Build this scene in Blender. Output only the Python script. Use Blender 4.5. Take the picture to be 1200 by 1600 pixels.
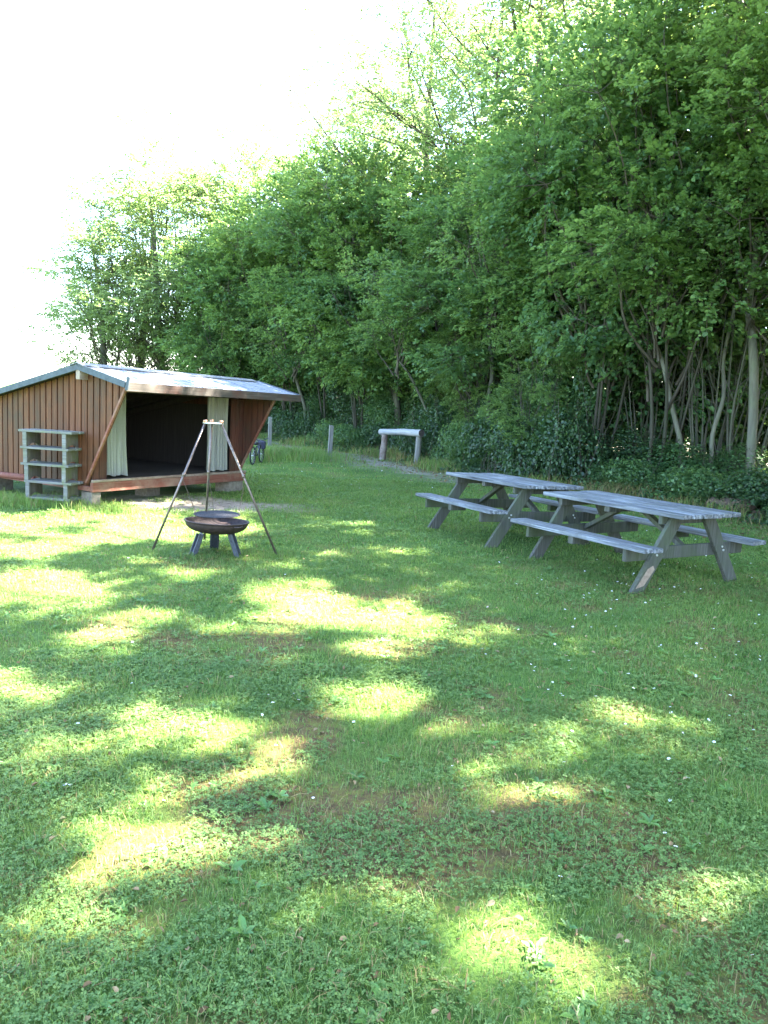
import bpy, bmesh, math, random
import numpy as np
from mathutils import Vector, Matrix
R = math.radians
for _o in list(bpy.data.objects): bpy.data.objects.remove(_o)
sc = bpy.context.scene
COL = sc.collection

# ------------------------------------------------------------------ camera
PITCH, ROLL, CAMH, FPX = .1471, .0506, 1.694, 1180.2
cam = bpy.data.cameras.new('camera'); camo = bpy.data.objects.new('camera', cam); COL.objects.link(camo)
cam.sensor_fit = 'HORIZONTAL'; cam.sensor_width = 36; cam.lens = FPX / 1200 * 36; cam.clip_end = 3000; cam.clip_start = .05
_cp, _sp, _cr, _sr = math.cos(PITCH), math.sin(PITCH), math.cos(ROLL), math.sin(ROLL)
_r0 = Vector((1, 0, 0)); _u0 = Vector((0, _sp, _cp)); _f = Vector((0, _cp, -_sp))
_r = _r0 * _cr + _u0 * _sr; _u = _u0 * _cr - _r0 * _sr
m = Matrix((_r, _u, -_f)).transposed().to_4x4(); m.translation = (0, 0, CAMH); camo.matrix_world = m
sc.camera = camo

# ------------------------------------------------------------------ light
SUN_AZ = math.atan2(.95, .31); SUN_EL = R(50)
S = Vector((math.cos(SUN_EL) * math.sin(SUN_AZ), math.cos(SUN_EL) * math.cos(SUN_AZ), math.sin(SUN_EL)))
w = bpy.data.worlds.new('World'); sc.world = w; w.use_nodes = True
nt = w.node_tree; bg = nt.nodes['Background']; sky = nt.nodes.new('ShaderNodeTexSky')
sky.sky_type = 'NISHITA'; sky.sun_disc = False; sky.sun_elevation = SUN_EL; sky.sun_rotation = SUN_AZ
sky.air_density = 1.0; sky.dust_density = 1.2; sky.ozone_density = 2.0
nt.links.new(sky.outputs[0], bg.inputs[0]); bg.inputs[1].default_value = .085
sl = bpy.data.lights.new('sun', 'SUN'); sl.energy = 5.0; sl.angle = R(.53); sl.color = (1, .95, .86)
so = bpy.data.objects.new('sun', sl); COL.objects.link(so); so.rotation_euler = S.to_track_quat('Z', 'Y').to_euler(); so.location = (10, 0, 30)
sc.view_settings.view_transform = 'Standard'; sc.view_settings.look = 'None'; sc.view_settings.gamma = 1
sc.view_settings.exposure = 4.58
try:
    sc.cycles.max_bounces = 8; sc.cycles.diffuse_bounces = 4; sc.cycles.transmission_bounces = 4; sc.cycles.transparent_max_bounces = 4
    sc.cycles.sample_clamp_indirect = 8; sc.cycles.use_denoising = True; sc.cycles.denoiser = 'OPENIMAGEDENOISE'; sc.cycles.denoising_input_passes = 'RGB_ALBEDO_NORMAL'; sc.cycles.denoising_prefilter = 'ACCURATE'; sc.cycles.use_adaptive_sampling = False
except Exception: pass

rng = np.random.default_rng(7); rnd = random.Random(11)

def G(px, py, z=0.0):
    """a point on the lawn, from where it stands in the photograph (1200 x 1600)"""
    u, v = px - 600, py - 800
    u, v = u * _cr + v * _sr, -u * _sr + v * _cr
    Y = -v / FPX
    d = (u / FPX, _cp + Y * _sp, -_sp + Y * _cp); t = (z - CAMH) / d[2]
    return Vector((d[0] * t, d[1] * t, z))
def proj(x, y, z):
    Z = y * _cp - (z - CAMH) * _sp; Y = y * _sp + (z - CAMH) * _cp
    Z = np.where(Z < .1, .1, Z); u = FPX * x / Z; v = -FPX * Y / Z
    return 600 + u * _cr - v * _sr, 800 + u * _sr + v * _cr
def height(x, y):
    return .018 * np.sin(x * 1.3 + .6 * y) * np.cos(y * .9 - .4 * x) + .012 * np.sin(x * 3.1 - y * 2.3 + 1)

# ------------------------------------------------------------------ value noise
_T = np.random.default_rng(3).random((256, 256))
def noise2(x, y, s=1.0, o=0):
    x = np.asarray(x) / s + o * 17.3 + 500; y = np.asarray(y) / s + o * 9.7 + 500
    xi = np.floor(x).astype(int); yi = np.floor(y).astype(int); fx = x - xi; fy = y - yi
    fx = fx * fx * (3 - 2 * fx); fy = fy * fy * (3 - 2 * fy)
    g = lambda a, b: _T[a % 256, b % 256]
    return (g(xi, yi) * (1 - fx) + g(xi + 1, yi) * fx) * (1 - fy) + (g(xi, yi + 1) * (1 - fx) + g(xi + 1, yi + 1) * fx) * fy
def fbm(x, y, s, o=0):
    return (noise2(x, y, s, o) * .5 + noise2(x, y, s / 2.1, o + 1) * .3 + noise2(x, y, s / 4.3, o + 2) * .2)

# ------------------------------------------------------------------ materials
def mat(name):
    m = bpy.data.materials.new(name); m.use_nodes = True
    return m, m.node_tree, m.node_tree.nodes['Principled BSDF']
def ramp(nt, stops):
    r = nt.nodes.new('ShaderNodeValToRGB'); e = r.color_ramp.elements
    while len(e) < len(stops): e.new(.5)
    for i, (p, c) in enumerate(stops): e[i].position = p; e[i].color = (*c, 1)
    return r
def tnoise(nt, scale, detail=4, rough=.6, vec=None, sc3=None, dist=0):
    n = nt.nodes.new('ShaderNodeTexNoise'); n.inputs['Scale'].default_value = scale; n.inputs['Detail'].default_value = detail
    n.inputs['Roughness'].default_value = rough; n.inputs['Distortion'].default_value = dist
    tc = nt.nodes.new('ShaderNodeTexCoord'); src = tc.outputs['Object']
    if sc3:
        mp = nt.nodes.new('ShaderNodeMapping'); mp.inputs['Scale'].default_value = sc3; nt.links.new(src, mp.inputs[0]); src = mp.outputs[0]
    nt.links.new(src, n.inputs['Vector']); return n
def bump(nt, p, h, strength=.3, dist=.01):
    b = nt.nodes.new('ShaderNodeBump'); b.inputs['Strength'].default_value = strength; b.inputs['Distance'].default_value = dist
    nt.links.new(h, b.inputs['Height']); nt.links.new(b.outputs[0], p.inputs['Normal'])
def mixc(nt, a, b, f, mode='MIX'):
    x = nt.nodes.new('ShaderNodeMix'); x.data_type = 'RGBA'; x.blend_type = mode
    for s, v in ((6, a), (7, b)):
        if isinstance(v, tuple): x.inputs[s].default_value = (*v, 1)
        else: nt.links.new(v, x.inputs[s])
    if isinstance(f, (int, float)): x.inputs[0].default_value = f
    else: nt.links.new(f, x.inputs[0])
    return x.outputs[2]
def wood(name, stops, axis=0, stain=None, rough=.8, grain=60, bs=.5, island=.5, stain_scale=2.2, spec=.3):
    """timber with grain along one axis, board to board variation and stains"""
    m, nt, p = mat(name)
    s3 = [grain, grain, grain]; s3[axis] = grain * .035
    n = tnoise(nt, 1, 5, .65, sc3=s3, dist=.4)
    r = ramp(nt, stops); nt.links.new(n.outputs[0], r.inputs[0]); c = r.outputs[0]
    g = nt.nodes.new('ShaderNodeNewGeometry')
    v = ramp(nt, [(0, (1 - island,) * 3), (1, (1 + island * .4,) * 3)]); nt.links.new(g.outputs['Random Per Island'], v.inputs[0])
    c = mixc(nt, c, v.outputs[0], 1.0, 'MULTIPLY')
    if stain:
        n2 = tnoise(nt, stain_scale, 5, .7); r2 = ramp(nt, [(.45, (0, 0, 0)), (.68, (1, 1, 1))]); nt.links.new(n2.outputs[0], r2.inputs[0])
        c = mixc(nt, c, stain, r2.outputs[0])
    nt.links.new(c, p.inputs['Base Color']); p.inputs['Roughness'].default_value = rough; p.inputs['Specular IOR Level'].default_value = spec
    bump(nt, p, n.outputs[0], bs, .006); return m
def leafmat(name, c1, c2, c3, tr=.4, rough=.42, trc=None, spec=.4):
    m, nt, p = mat(name)
    g = nt.nodes.new('ShaderNodeNewGeometry'); r = ramp(nt, [(0, c1), (.55, c2), (1, c3)])
    nt.links.new(g.outputs['Random Per Island'], r.inputs[0])
    n = tnoise(nt, .8, 2, .5); r2 = ramp(nt, [(.35, (.78, .84, .8)), (.65, (1.15, 1.1, .95))]); nt.links.new(n.outputs[0], r2.inputs[0])
    c = mixc(nt, r.outputs[0], r2.outputs[0], 1.0, 'MULTIPLY')
    nt.links.new(c, p.inputs['Base Color']); p.inputs['Roughness'].default_value = rough; p.inputs['Specular IOR Level'].default_value = spec
    t = nt.nodes.new('ShaderNodeBsdfTranslucent'); tc = mixc(nt, c, trc or (.35, .5, .06), .55)
    nt.links.new(tc, t.inputs[0])
    ms = nt.nodes.new('ShaderNodeMixShader'); ms.inputs[0].default_value = tr
    nt.links.new(p.outputs[0], ms.inputs[1]); nt.links.new(t.outputs[0], ms.inputs[2])
    nt.links.new(ms.outputs[0], nt.nodes['Material Output'].inputs[0]); return m
def plain(name, c1, c2, scale=8, rough=.8, metal=0, bs=.3, bd=.01, spec=.4):
    m, nt, p = mat(name); n = tnoise(nt, scale, 6, .65); r = ramp(nt, [(.3, c1), (.7, c2)]); nt.links.new(n.outputs[0], r.inputs[0])
    nt.links.new(r.outputs[0], p.inputs['Base Color']); p.inputs['Roughness'].default_value = rough; p.inputs['Metallic'].default_value = metal
    p.inputs['Specular IOR Level'].default_value = spec
    bump(nt, p, n.outputs[0], bs, bd); return m

M = {}
GREY = [(.25, (.13, .14, .155)), (.5, (.25, .265, .28)), (.75, (.42, .43, .44))]
M['top'] = wood('weathered_table_timber', [(.34, (.022, .024, .030)), (.46, (.09, .10, .118)), (.62, (.27, .285, .31))], 0, (.08, .085, .085), grain=34, island=.35, stain_scale=3.5, rough=.62, spec=.5, bs=.7)
M['frame'] = wood('weathered_frame_timber', [(.25, (.034, .035, .029)), (.5, (.078, .078, .066)), (.78, (.155, .152, .135))], 2, (.06, .075, .04), grain=45, island=.25, rough=.8)
M['siding'] = wood('stained_siding_timber', [(.25, (.042, .014, .005)), (.5, (.105, .035, .012)), (.78, (.175, .068, .028))], 2, (.05, .028, .016), grain=50, island=.35, rough=.7, stain_scale=1.4)
M['siding_red'] = wood('red_brown_siding_timber', [(.25, (.045, .016, .010)), (.5, (.085, .029, .018)), (.78, (.13, .048, .03))], 2, (.05, .03, .02), grain=50, island=.3, rough=.65)
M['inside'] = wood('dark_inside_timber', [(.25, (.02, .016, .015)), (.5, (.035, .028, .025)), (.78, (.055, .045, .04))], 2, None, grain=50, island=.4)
M['fascia'] = wood('red_brown_beam_timber', [(.25, (.10, .032, .022)), (.5, (.18, .06, .04)), (.78, (.27, .11, .075))], 0, (.22, .14, .10), grain=50, island=.1, rough=.7)
M['eave'] = wood('faded_fascia_timber', [(.25, (.03, .025, .02)), (.5, (.062, .052, .042)), (.78, (.11, .095, .078))], 0, (.09, .035, .024), grain=50, island=.1, rough=.7, stain_scale=1.5)
M['deck'] = wood('worn_deck_timber', [(.25, (.17, .12, .085)), (.5, (.28, .215, .165)), (.78, (.42, .36, .30))], 0, (.16, .09, .06), grain=45, island=.2)
M['floor'] = wood('shaded_floor_timber', [(.25, (.03, .022, .018)), (.5, (.06, .045, .036)), (.78, (.10, .08, .065))], 0, None, grain=45, island=.3)  # darker copy of the deck timber; the shelter's inside shade is in its colour
M['rack'] = wood('lichen_grey_timber', [(.25, (.085, .08, .078)), (.5, (.165, .158, .152)), (.78, (.28, .27, .262))], 0, (.12, .13, .07), grain=40, island=.2, stain_scale=5)
M['rack_side'] = wood('algae_green_panel', [(.25, (.06, .05, .038)), (.5, (.12, .102, .078)), (.78, (.2, .175, .14))], 2, (.085, .09, .035), grain=30, island=.2, stain_scale=6)
M['roof'] = plain('weathered_roof_sheet', (.11, .125, .155), (.23, .25, .285), 9, .75, bs=.4)
M['trim'] = plain('blue_grey_roof_trim', (.04, .05, .06), (.075, .09, .105), 12, .8)
M['ridge'] = plain('dark_ridge_cap', (.06, .065, .075), (.13, .14, .15), 12, .6)
M['block'] = plain('pale_foundation_block', (.11, .09, .07), (.24, .20, .16), 18, .9, bs=.6)
M['rust'] = plain('rusted_steel', (.022, .016, .016), (.07, .046, .042), 30, .6, .35, bs=.4, bd=.003)
M['steel'] = plain('brown_steel_tube', (.10, .075, .065), (.2, .16, .14), 40, .42, .7, bs=.2, bd=.002)
M['dark_steel'] = plain('dark_steel_plate', (.035, .04, .05), (.08, .09, .11), 30, .5, .4, bs=.2, bd=.002)
M['galv'] = plain('galvanised_plate', (.4, .42, .42), (.6, .62, .62), 50, .4, .7, bs=.1)
M['copper'] = plain('rusty_bolt', (.3, .14, .07), (.5, .28, .16), 50, .5, .5, bs=.1)
M['soot'] = plain('blackened_steel', (.012, .012, .014), (.04, .04, .045), 30, .55, .5, bs=.2, bd=.003)
M['black'] = plain('black_rubber', (.012, .012, .014), (.03, .03, .035), 20, .5)
M['bag'] = plain('dark_blue_bag_cloth', (.02, .02, .035), (.06, .06, .10), 20, .8)
M['rot'] = plain('rotten_wood', (.035, .022, .018), (.2, .13, .1), 14, .95, bs=1.0, bd=.03)
M['endgrain'] = plain('dark_end_grain', (.02, .017, .015), (.07, .055, .045), 30, .9, bs=.6)
M['log_bare'] = wood('bleached_log_wood', [(.25, (.10, .105, .115)), (.5, (.21, .22, .235)), (.78, (.36, .37, .385))], 0, (.3, .29, .27), grain=30, island=0, rough=.7)
M['bark'] = wood('brown_flaky_bark', [(.25, (.05, .034, .03)), (.5, (.12, .085, .07)), (.78, (.24, .19, .16))], 2, (.28, .25, .22), grain=26, island=0, bs=1.0, stain_scale=7)
M['post'] = wood('grey_post_timber', [(.25, (.08, .075, .07)), (.5, (.14, .135, .125)), (.78, (.23, .225, .21))], 2, (.17, .17, .13), grain=34, island=0)
M['trunk'] = wood('mottled_tree_bark', [(.25, (.022, .018, .012)), (.5, (.05, .042, .03)), (.78, (.10, .088, .065))], 2, (.035, .04, .022), grain=18, island=.3, bs=.8, stain_scale=3)
M['trunk_pale'] = wood('pale_tree_bark', [(.25, (.036, .033, .024)), (.5, (.07, .066, .048)), (.78, (.13, .12, .09))], 2, (.06, .065, .038), grain=14, island=.2, bs=.6, stain_scale=3)
M['trunk_bright'] = wood('grey_green_tree_bark', [(.25, (.06, .057, .042)), (.5, (.12, .113, .085)), (.78, (.2, .188, .15))], 2, (.12, .13, .08), grain=14, island=.2, bs=.6, stain_scale=3)
M['branch'] = wood('branch_bark', [(.25, (.03, .025, .018)), (.5, (.07, .058, .042)), (.78, (.12, .1, .078))], 2, None, grain=18, island=.4, bs=.5)
def _curt():
    m, nt, p = mat('cream_curtain_cloth'); n = tnoise(nt, 120, 2, .5, sc3=(1, 1, 1)); r = ramp(nt, [(.3, (.30, .29, .24)), (.7, (.40, .39, .33))])
    nt.links.new(n.outputs[0], r.inputs[0]); nt.links.new(r.outputs[0], p.inputs['Base Color']); p.inputs['Roughness'].default_value = .9
    t = nt.nodes.new('ShaderNodeBsdfTranslucent'); t.inputs[0].default_value = (.5, .5, .42, 1); ms = nt.nodes.new('ShaderNodeMixShader'); ms.inputs[0].default_value = .25
    nt.links.new(p.outputs[0], ms.inputs[1]); nt.links.new(t.outputs[0], ms.inputs[2]); nt.links.new(ms.outputs[0], nt.nodes['Material Output'].inputs[0]); return m
M['curtain'] = _curt()
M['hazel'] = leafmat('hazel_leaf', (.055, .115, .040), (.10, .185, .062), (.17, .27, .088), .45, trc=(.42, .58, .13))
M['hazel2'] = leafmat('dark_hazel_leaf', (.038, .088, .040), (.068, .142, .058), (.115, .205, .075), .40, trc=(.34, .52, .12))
M['ash'] = leafmat('ash_leaf', (.09, .145, .06), (.135, .205, .08), (.20, .28, .11), .56, trc=(.42, .54, .18))
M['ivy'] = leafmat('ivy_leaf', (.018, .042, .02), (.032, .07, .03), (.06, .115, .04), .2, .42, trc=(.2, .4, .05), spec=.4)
M['grass'] = leafmat('grass_blade', (.075, .14, .036), (.125, .205, .054), (.21, .28, .088), .35, .55, trc=(.3, .48, .06), spec=.3)
M['straw'] = leafmat('dry_straw', (.15, .11, .045), (.24, .18, .08), (.33, .27, .14), .25, .7, trc=(.4, .33, .15), spec=.2)
M['dead'] = leafmat('dead_leaf', (.10, .06, .03), (.2, .13, .07), (.34, .25, .15), .15, .8, trc=(.3, .2, .1), spec=.2)
M['clover'] = leafmat('clover_leaf', (.065, .125, .036), (.10, .17, .052), (.15, .23, .075), .25, .62, trc=(.3, .45, .05), spec=.2)
M['weed'] = leafmat('broad_weed_leaf', (.07, .16, .04), (.10, .22, .055), (.14, .27, .07), .3, .42)
M['petal'] = plain('white_petal', (.75, .75, .78), (.85, .85, .88), 5, .7, bs=0)
M['pollen'] = plain('yellow_flower_centre', (.6, .4, .03), (.75, .55, .05), 5, .8, bs=0)
def _ground():
    m, nt, p = mat('lawn_soil')
    n1 = tnoise(nt, 1.1, 8, .65); n2 = tnoise(nt, 28, 6, .75)
    r1 = ramp(nt, [(.32, (.055, .105, .022)), (.5, (.085, .15, .032)), (.62, (.13, .15, .04)), (.75, (.12, .095, .055))]); nt.links.new(n1.outputs[0], r1.inputs[0])
    r2 = ramp(nt, [(.25, (.35, .4, .35)), (.5, (.85, .9, .8)), (.75, (1.35, 1.3, 1.15))]); nt.links.new(n2.outputs[0], r2.inputs[0])
    c = mixc(nt, r1.outputs[0], r2.outputs[0], 1.0, 'MULTIPLY')
    a2 = nt.nodes.new('ShaderNodeAttribute'); a2.attribute_name = 'moss'
    n4 = tnoise(nt, 14, 6, .8); r4 = ramp(nt, [(.3, (.05, .03, .018)), (.5, (.12, .085, .035)), (.62, (.14, .14, .03)), (.75, (.19, .15, .07))]); nt.links.new(n4.outputs[0], r4.inputs[0])
    c = mixc(nt, c, r4.outputs[0], a2.outputs['Fac'])
    a = nt.nodes.new('ShaderNodeAttribute'); a.attribute_name = 'bare'
    n3 = tnoise(nt, 9, 6, .75); r3 = ramp(nt, [(.3, (.13, .10, .08)), (.5, (.27, .22, .18)), (.72, (.45, .39, .34))]); nt.links.new(n3.outputs[0], r3.inputs[0])
    c = mixc(nt, c, r3.outputs[0], a.outputs['Fac'])
    nt.links.new(c, p.inputs['Base Color']); p.inputs['Roughness'].default_value = .95; p.inputs['Specular IOR Level'].default_value = .15
    bump(nt, p, n2.outputs[0], .8, .03); return m
M['ground'] = _ground()

# ------------------------------------------------------------------ object helpers
def tag(o, label=None, cat=None, group=None, kind=None):
    if label: o['label'] = label
    if cat: o['category'] = cat
    if group: o['group'] = group
    if kind: o['kind'] = kind
    return o
def empty(name, loc=(0, 0, 0), rz=0, rot=None):
    o = bpy.data.objects.new(name, None); COL.objects.link(o); o.location = loc
    o.rotation_euler = rot if rot else (0, 0, rz); o.empty_display_size = .2; return o
def link(name, me, parent=None, bev=0):
    o = bpy.data.objects.new(name, me); COL.objects.link(o)
    if parent: o.parent = parent
    if bev:
        b = o.modifiers.new('bevel', 'BEVEL'); b.width = bev; b.segments = 2; b.limit_method = 'ANGLE'; b.angle_limit = R(40)
    return o
def np_mesh(name, V, loops, totals, mats, midx=None, smooth=False):
    me = bpy.data.meshes.new(name); V = np.ascontiguousarray(V, dtype=np.float32)
    me.vertices.add(len(V)); me.vertices.foreach_set('co', V.ravel())
    loops = np.asarray(loops, dtype=np.int32).ravel(); totals = np.asarray(totals, dtype=np.int32)
    me.loops.add(len(loops)); me.loops.foreach_set('vertex_index', loops)
    me.polygons.add(len(totals)); st = np.zeros(len(totals), np.int32); st[1:] = np.cumsum(totals)[:-1]
    me.polygons.foreach_set('loop_start', st)
    try: me.polygons.foreach_set('loop_total', totals)
    except Exception: pass
    if midx is not None: me.polygons.foreach_set('material_index', np.asarray(midx, np.int32))
    if smooth: me.polygons.foreach_set('use_smooth', np.ones(len(totals), bool))
    for x in (mats if isinstance(mats, list) else [mats]): me.materials.append(x)
    me.update(calc_edges=True); return me
class MB:
    def __init__(s): s.v = []; s.f = []; s.sm = []
    def add(s, vs, fs, smooth=False):
        b = len(s.v); s.v += [tuple(x) for x in vs]; s.f += [tuple(b + i for i in f) for f in fs]; s.sm += [smooth] * len(fs); return s
    def box(s, x0, x1, y0, y1, z0, z1):
        return s.add([(x0, y0, z0), (x1, y0, z0), (x1, y1, z0), (x0, y1, z0), (x0, y0, z1), (x1, y0, z1), (x1, y1, z1), (x0, y1, z1)],
                     [(0, 3, 2, 1), (4, 5, 6, 7), (0, 1, 5, 4), (1, 2, 6, 5), (2, 3, 7, 6), (3, 0, 4, 7)])
    def beam(s, a, b, wd, tk, up=(0, 0, 1)):
        a, b = Vector(a), Vector(b); d = (b - a).normalized(); u = Vector(up); sd = d.cross(u).normalized(); u = sd.cross(d).normalized()
        sd = sd * wd / 2; u = u * tk / 2
        return s.add([a - sd - u, a + sd - u, a + sd + u, a - sd + u, b - sd - u, b + sd - u, b + sd + u, b - sd + u],
                     [(0, 3, 2, 1), (4, 5, 6, 7), (0, 1, 5, 4), (1, 2, 6, 5), (2, 3, 7, 6), (3, 0, 4, 7)][:])
    def prism(s, pts, off):
        n = len(pts); off = Vector(off); a = [Vector(p) for p in pts]; b = [p + off for p in a]
        return s.add(a + b, [tuple(range(n))[::-1], tuple(range(n, 2 * n))] + [(i, (i + 1) % n, n + (i + 1) % n, n + i) for i in range(n)])
    def tube(s, pts, rad, n=10, cap=True, jit=0, rr=None):
        pts = [Vector(p) for p in pts]; rad = rad if isinstance(rad, (list, tuple)) else [rad] * len(pts); vs = []; prev = None
        for i, p in enumerate(pts):
            d = (pts[min(i + 1, len(pts) - 1)] - pts[max(i - 1, 0)]).normalized()
            x = prev if prev is not None else (Vector((0, 0, 1)) if abs(d.z) < .9 else Vector((1, 0, 0)))
            sd = (x - d * x.dot(d)).normalized(); prev = sd; up = d.cross(sd)
            for k in range(n):
                a = 2 * math.pi * k / n; r = rad[i] * (1 + (rr.uniform(-jit, jit) if rr else 0))
                vs.append(p + sd * math.cos(a) * r + up * math.sin(a) * r)
        fs = [(i * n + k, i * n + (k + 1) % n, (i + 1) * n + (k + 1) % n, (i + 1) * n + k) for i in range(len(pts) - 1) for k in range(n)]
        s.add(vs, fs, True)
        if cap:
            b = len(s.v) - len(vs); s.f.append(tuple(b + k for k in range(n))[::-1]); s.f.append(tuple(b + (len(pts) - 1) * n + k for k in range(n))); s.sm += [False, False]
        return s
    def lathe(s, prof, n=40, c=(0, 0, 0), closed=False):
        vs = [(c[0] + r * math.cos(2 * math.pi * k / n), c[1] + r * math.sin(2 * math.pi * k / n), c[2] + z) for r, z in prof for k in range(n)]
        m = len(prof); fs = [(i * n + k, i * n + (k + 1) % n, ((i + 1) % m) * n + (k + 1) % n, ((i + 1) % m) * n + k) for i in range(m if closed else m - 1) for k in range(n)]
        return s.add(vs, fs, True)
    def mesh(s, name, mt):
        me = bpy.data.meshes.new(name); me.from_pydata(s.v, [], s.f)
        for x in (mt if isinstance(mt, list) else [mt]): me.materials.append(x)
        me.polygons.foreach_set('use_smooth', s.sm)
        bm = bmesh.new(); bm.from_mesh(me); bmesh.ops.recalc_face_normals(bm, faces=bm.faces); bm.to_mesh(me); bm.free(); me.update(); return me
    def build(s, name, mt, parent=None, bev=0): return link(name, s.mesh(name, mt), parent, bev)
def copy_tree(o, parent=None):
    c = o.copy(); COL.objects.link(c); c.parent = parent
    for ch in o.children: copy_tree(ch, c)
    return c

# ------------------------------------------------------------------ ground
def _axis(lo, hi, n0, far):
    a = np.linspace(lo, hi, n0); ext = np.geomspace(1, far, 14)
    return np.concatenate([(lo - ext)[::-1], a, hi + ext])
gx = _axis(-11, 12, 231, 900); gy = _axis(-3, 34, 371, 900)
X, Y = np.meshgrid(gx, gy)
HL = [G(1200, 822), G(1050, 797), G(900, 775), G(800, 762), G(690, 735), G(610, 714), G(520, 703), G(440, 690), G(400, 684)]
HLx = [9.6, 9.3, 8.9, 8.2, 7.2] + [p.x for p in HL] + [-8, -12]; HLy = [-9, -4, 2, 6, 9.5] + [p.y for p in HL] + [33, 38]
def hedge_d(x, y):   # how far inside the hedge (x direction, roughly)
    return (x - np.interp(y, HLy, HLx)) * .85
def bare_mask(x, y):
    n = fbm(x, y, .7, 5) - .5
    d = hedge_d(x, y)
    path = np.clip(1 - np.abs(d + .75 + n * 1.3) / .8, 0, 1) * np.clip((y - 15) / 3, .25, 1) * (y < 60) * (y > 9)
    path2 = np.clip(1 - np.abs(d + 1.7 + n * .8) / .55, 0, 1) * np.clip((y - 17) / 4, 0, 1) * .9 * (y < 60)
    e = ((x + 2.75) / 1.35) ** 2 + ((y - 11.35) / .75) ** 2; chip = np.clip(1.7 - e - n * 1.6, 0, 1)
    u = (x + 3.2) * .87 + (y - 11.2) * -.49
    soil = 0 * x
    inside = np.clip(d / .5 + .3, 0, 1)
    return np.clip(np.maximum.reduce([path, path2, chip, soil, inside]) * (.75 + n), 0, 1)
Z = height(X, Y) + np.clip(hedge_d(X, Y) - .2, 0, 2.2) * .22 * (Y < 60) * (Y > -12) * (hedge_d(X, Y) < 30)
V = np.stack([X.ravel(), Y.ravel(), Z.ravel()], 1); nx, ny = len(gx), len(gy)
I = np.arange(nx * ny).reshape(ny, nx); Q = np.stack([I[:-1, :-1], I[:-1, 1:], I[1:, 1:], I[1:, :-1]], -1).reshape(-1, 4)
me = np_mesh('ground', V, Q, np.full(len(Q), 4), M['ground'], smooth=True)
def moss_mask(x, y):
    a = np.exp(-((x - .1) / .9) ** 2 - ((y - 3.4) / 1.1) ** 2)
    return np.clip((fbm(x, y, .75, 9) - .56 + .22 * a) * 6, 0, 1) * np.clip((9 - y) / 3, 0, 1)
am = me.attributes.new('moss', 'FLOAT', 'POINT'); am.data.foreach_set('value', moss_mask(X, Y).ravel().astype(np.float32))
at = me.attributes.new('bare', 'FLOAT', 'POINT'); at.data.foreach_set('value', bare_mask(X, Y).ravel().astype(np.float32))
tag(link('ground', me), kind='structure')

# ------------------------------------------------------------------ timber picnic tables
def make_table():
    t = empty('picnic_table')
    H, L, W, bo, bi, FX, FO = .75, 1.95, .86, .885, .645, .72, .79
    rr = random.Random(5)
    b = MB(); n = 6; pw = W / n
    for i in range(n):
        dz = rr.uniform(-.002, .002); e0 = rr.uniform(-.006, .006)
        b.box(-L / 2 + e0, L / 2 + e0, -W / 2 + i * pw + .0075, -W / 2 + (i + 1) * pw - .0075, H - .042 + dz, H + dz)
    b.build('tabletop', M['top'], t, .005)
    for s in (-1, 1):
        b = MB(); hw = (bo - bi) / 2
        for k in range(2): b.box(-L / 2 + .01 * k, L / 2 - .012 * k, s * (bi + k * hw) + (.003 if s > 0 else -.003), s * (bi + (k + 1) * hw) - (.003 if s > 0 else -.003), .41, .45 + .002 * k)
        b.build('bench_seat', M['top'], t, .005)
    for ex in (-1, 1):
        for s in (-1, 1):
            # leg: a plank in the end plane, splayed outward to the ground
            x = ex * (FX + .024); lw = .145; yb, yt = s * FO, s * .30
            pts = [(x - .022, yb - s * 0, -.02), (x - .022, yb - s * lw * 1.18, -.02), (x - .022, yt - s * lw * 1.18, H - .0435), (x - .022, yt, H - .0435)]
            lg = MB().prism(pts, (.044, 0, 0)).build('leg', M['frame'], t, .005)
            bt = MB()
            for zz in (.34, .375): bt.tube([(x + ex * .02, s * (FO - (FO - .30) * zz / .71 - .07), zz), (x + ex * .03, s * (FO - (FO - .30) * zz / .71 - .07), zz)], .011, 8)
            bt.build('bolt', M['galv'], lg)
        xi = ex * (FX - .022)
        MB().box(xi - .022, xi + .022, -.85, .85, .285, .408).build('seat_beam', M['frame'], t, .006)
        MB().box(xi - .024, xi + .02, -.40, .40, H - .125, H - .0435).build('top_batten', M['frame'], t, .005)
        MB().beam((ex * .695, 0, .36), (ex * .12, 0, H - .07), .07, .045, (0, 0, 1)).build('brace', M['frame'], t, .004)
    MB().box(-.035, .035, -.40, .40, H - .10, H - .0435).build('top_batten', M['frame'], t, .005)
    for s in (-1, 1): MB().box(-.035, .035, s * .655 if s > 0 else -.875, .875 if s > 0 else -.655, .335, .409).build('seat_cleat', M['frame'], t, .004)
    return t
t1 = make_table(); t1.location = (2.669, 7.998, 0); t1.rotation_euler = (R(-.1), R(-.8), -1.055)
tag(t1, 'weathered grey wooden picnic table with attached benches, the nearer one to the right', 'picnic table', 'two picnic tables on the lawn')
t2 = copy_tree(t1); t2.location = (1.62, 9.824, 0); t2.rotation_euler = (R(-1.0), R(-1.4), -1.144)
tag(t2, 'weathered grey wooden picnic table standing behind and left of the nearer one', 'picnic table', 'two picnic tables on the lawn')
for t in (t1, t2): t.location.z = .008
# a paler brown patch on the nearest leg
wp = MB(); FO = .79
def _lp(z, q): return (.7685, -(FO - (FO - .30) * z / .71) + q, z)
wp.prism([_lp(.03, .035), _lp(.05, .125), _lp(.20, .15), _lp(.24, .10), _lp(.21, .05)], (.0025, 0, 0))
_wm = plain('pale_brown_wood', (.2, .14, .10), (.34, .26, .20), 25, .8)
_lg = [c for c in t1.children if c.name.startswith('leg') and len(c.data.vertices) and c.data.vertices[0].co.x > 0 and c.data.vertices[0].co.y < 0][0]
wo = wp.build('pale_patch', _wm, _lg)

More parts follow.
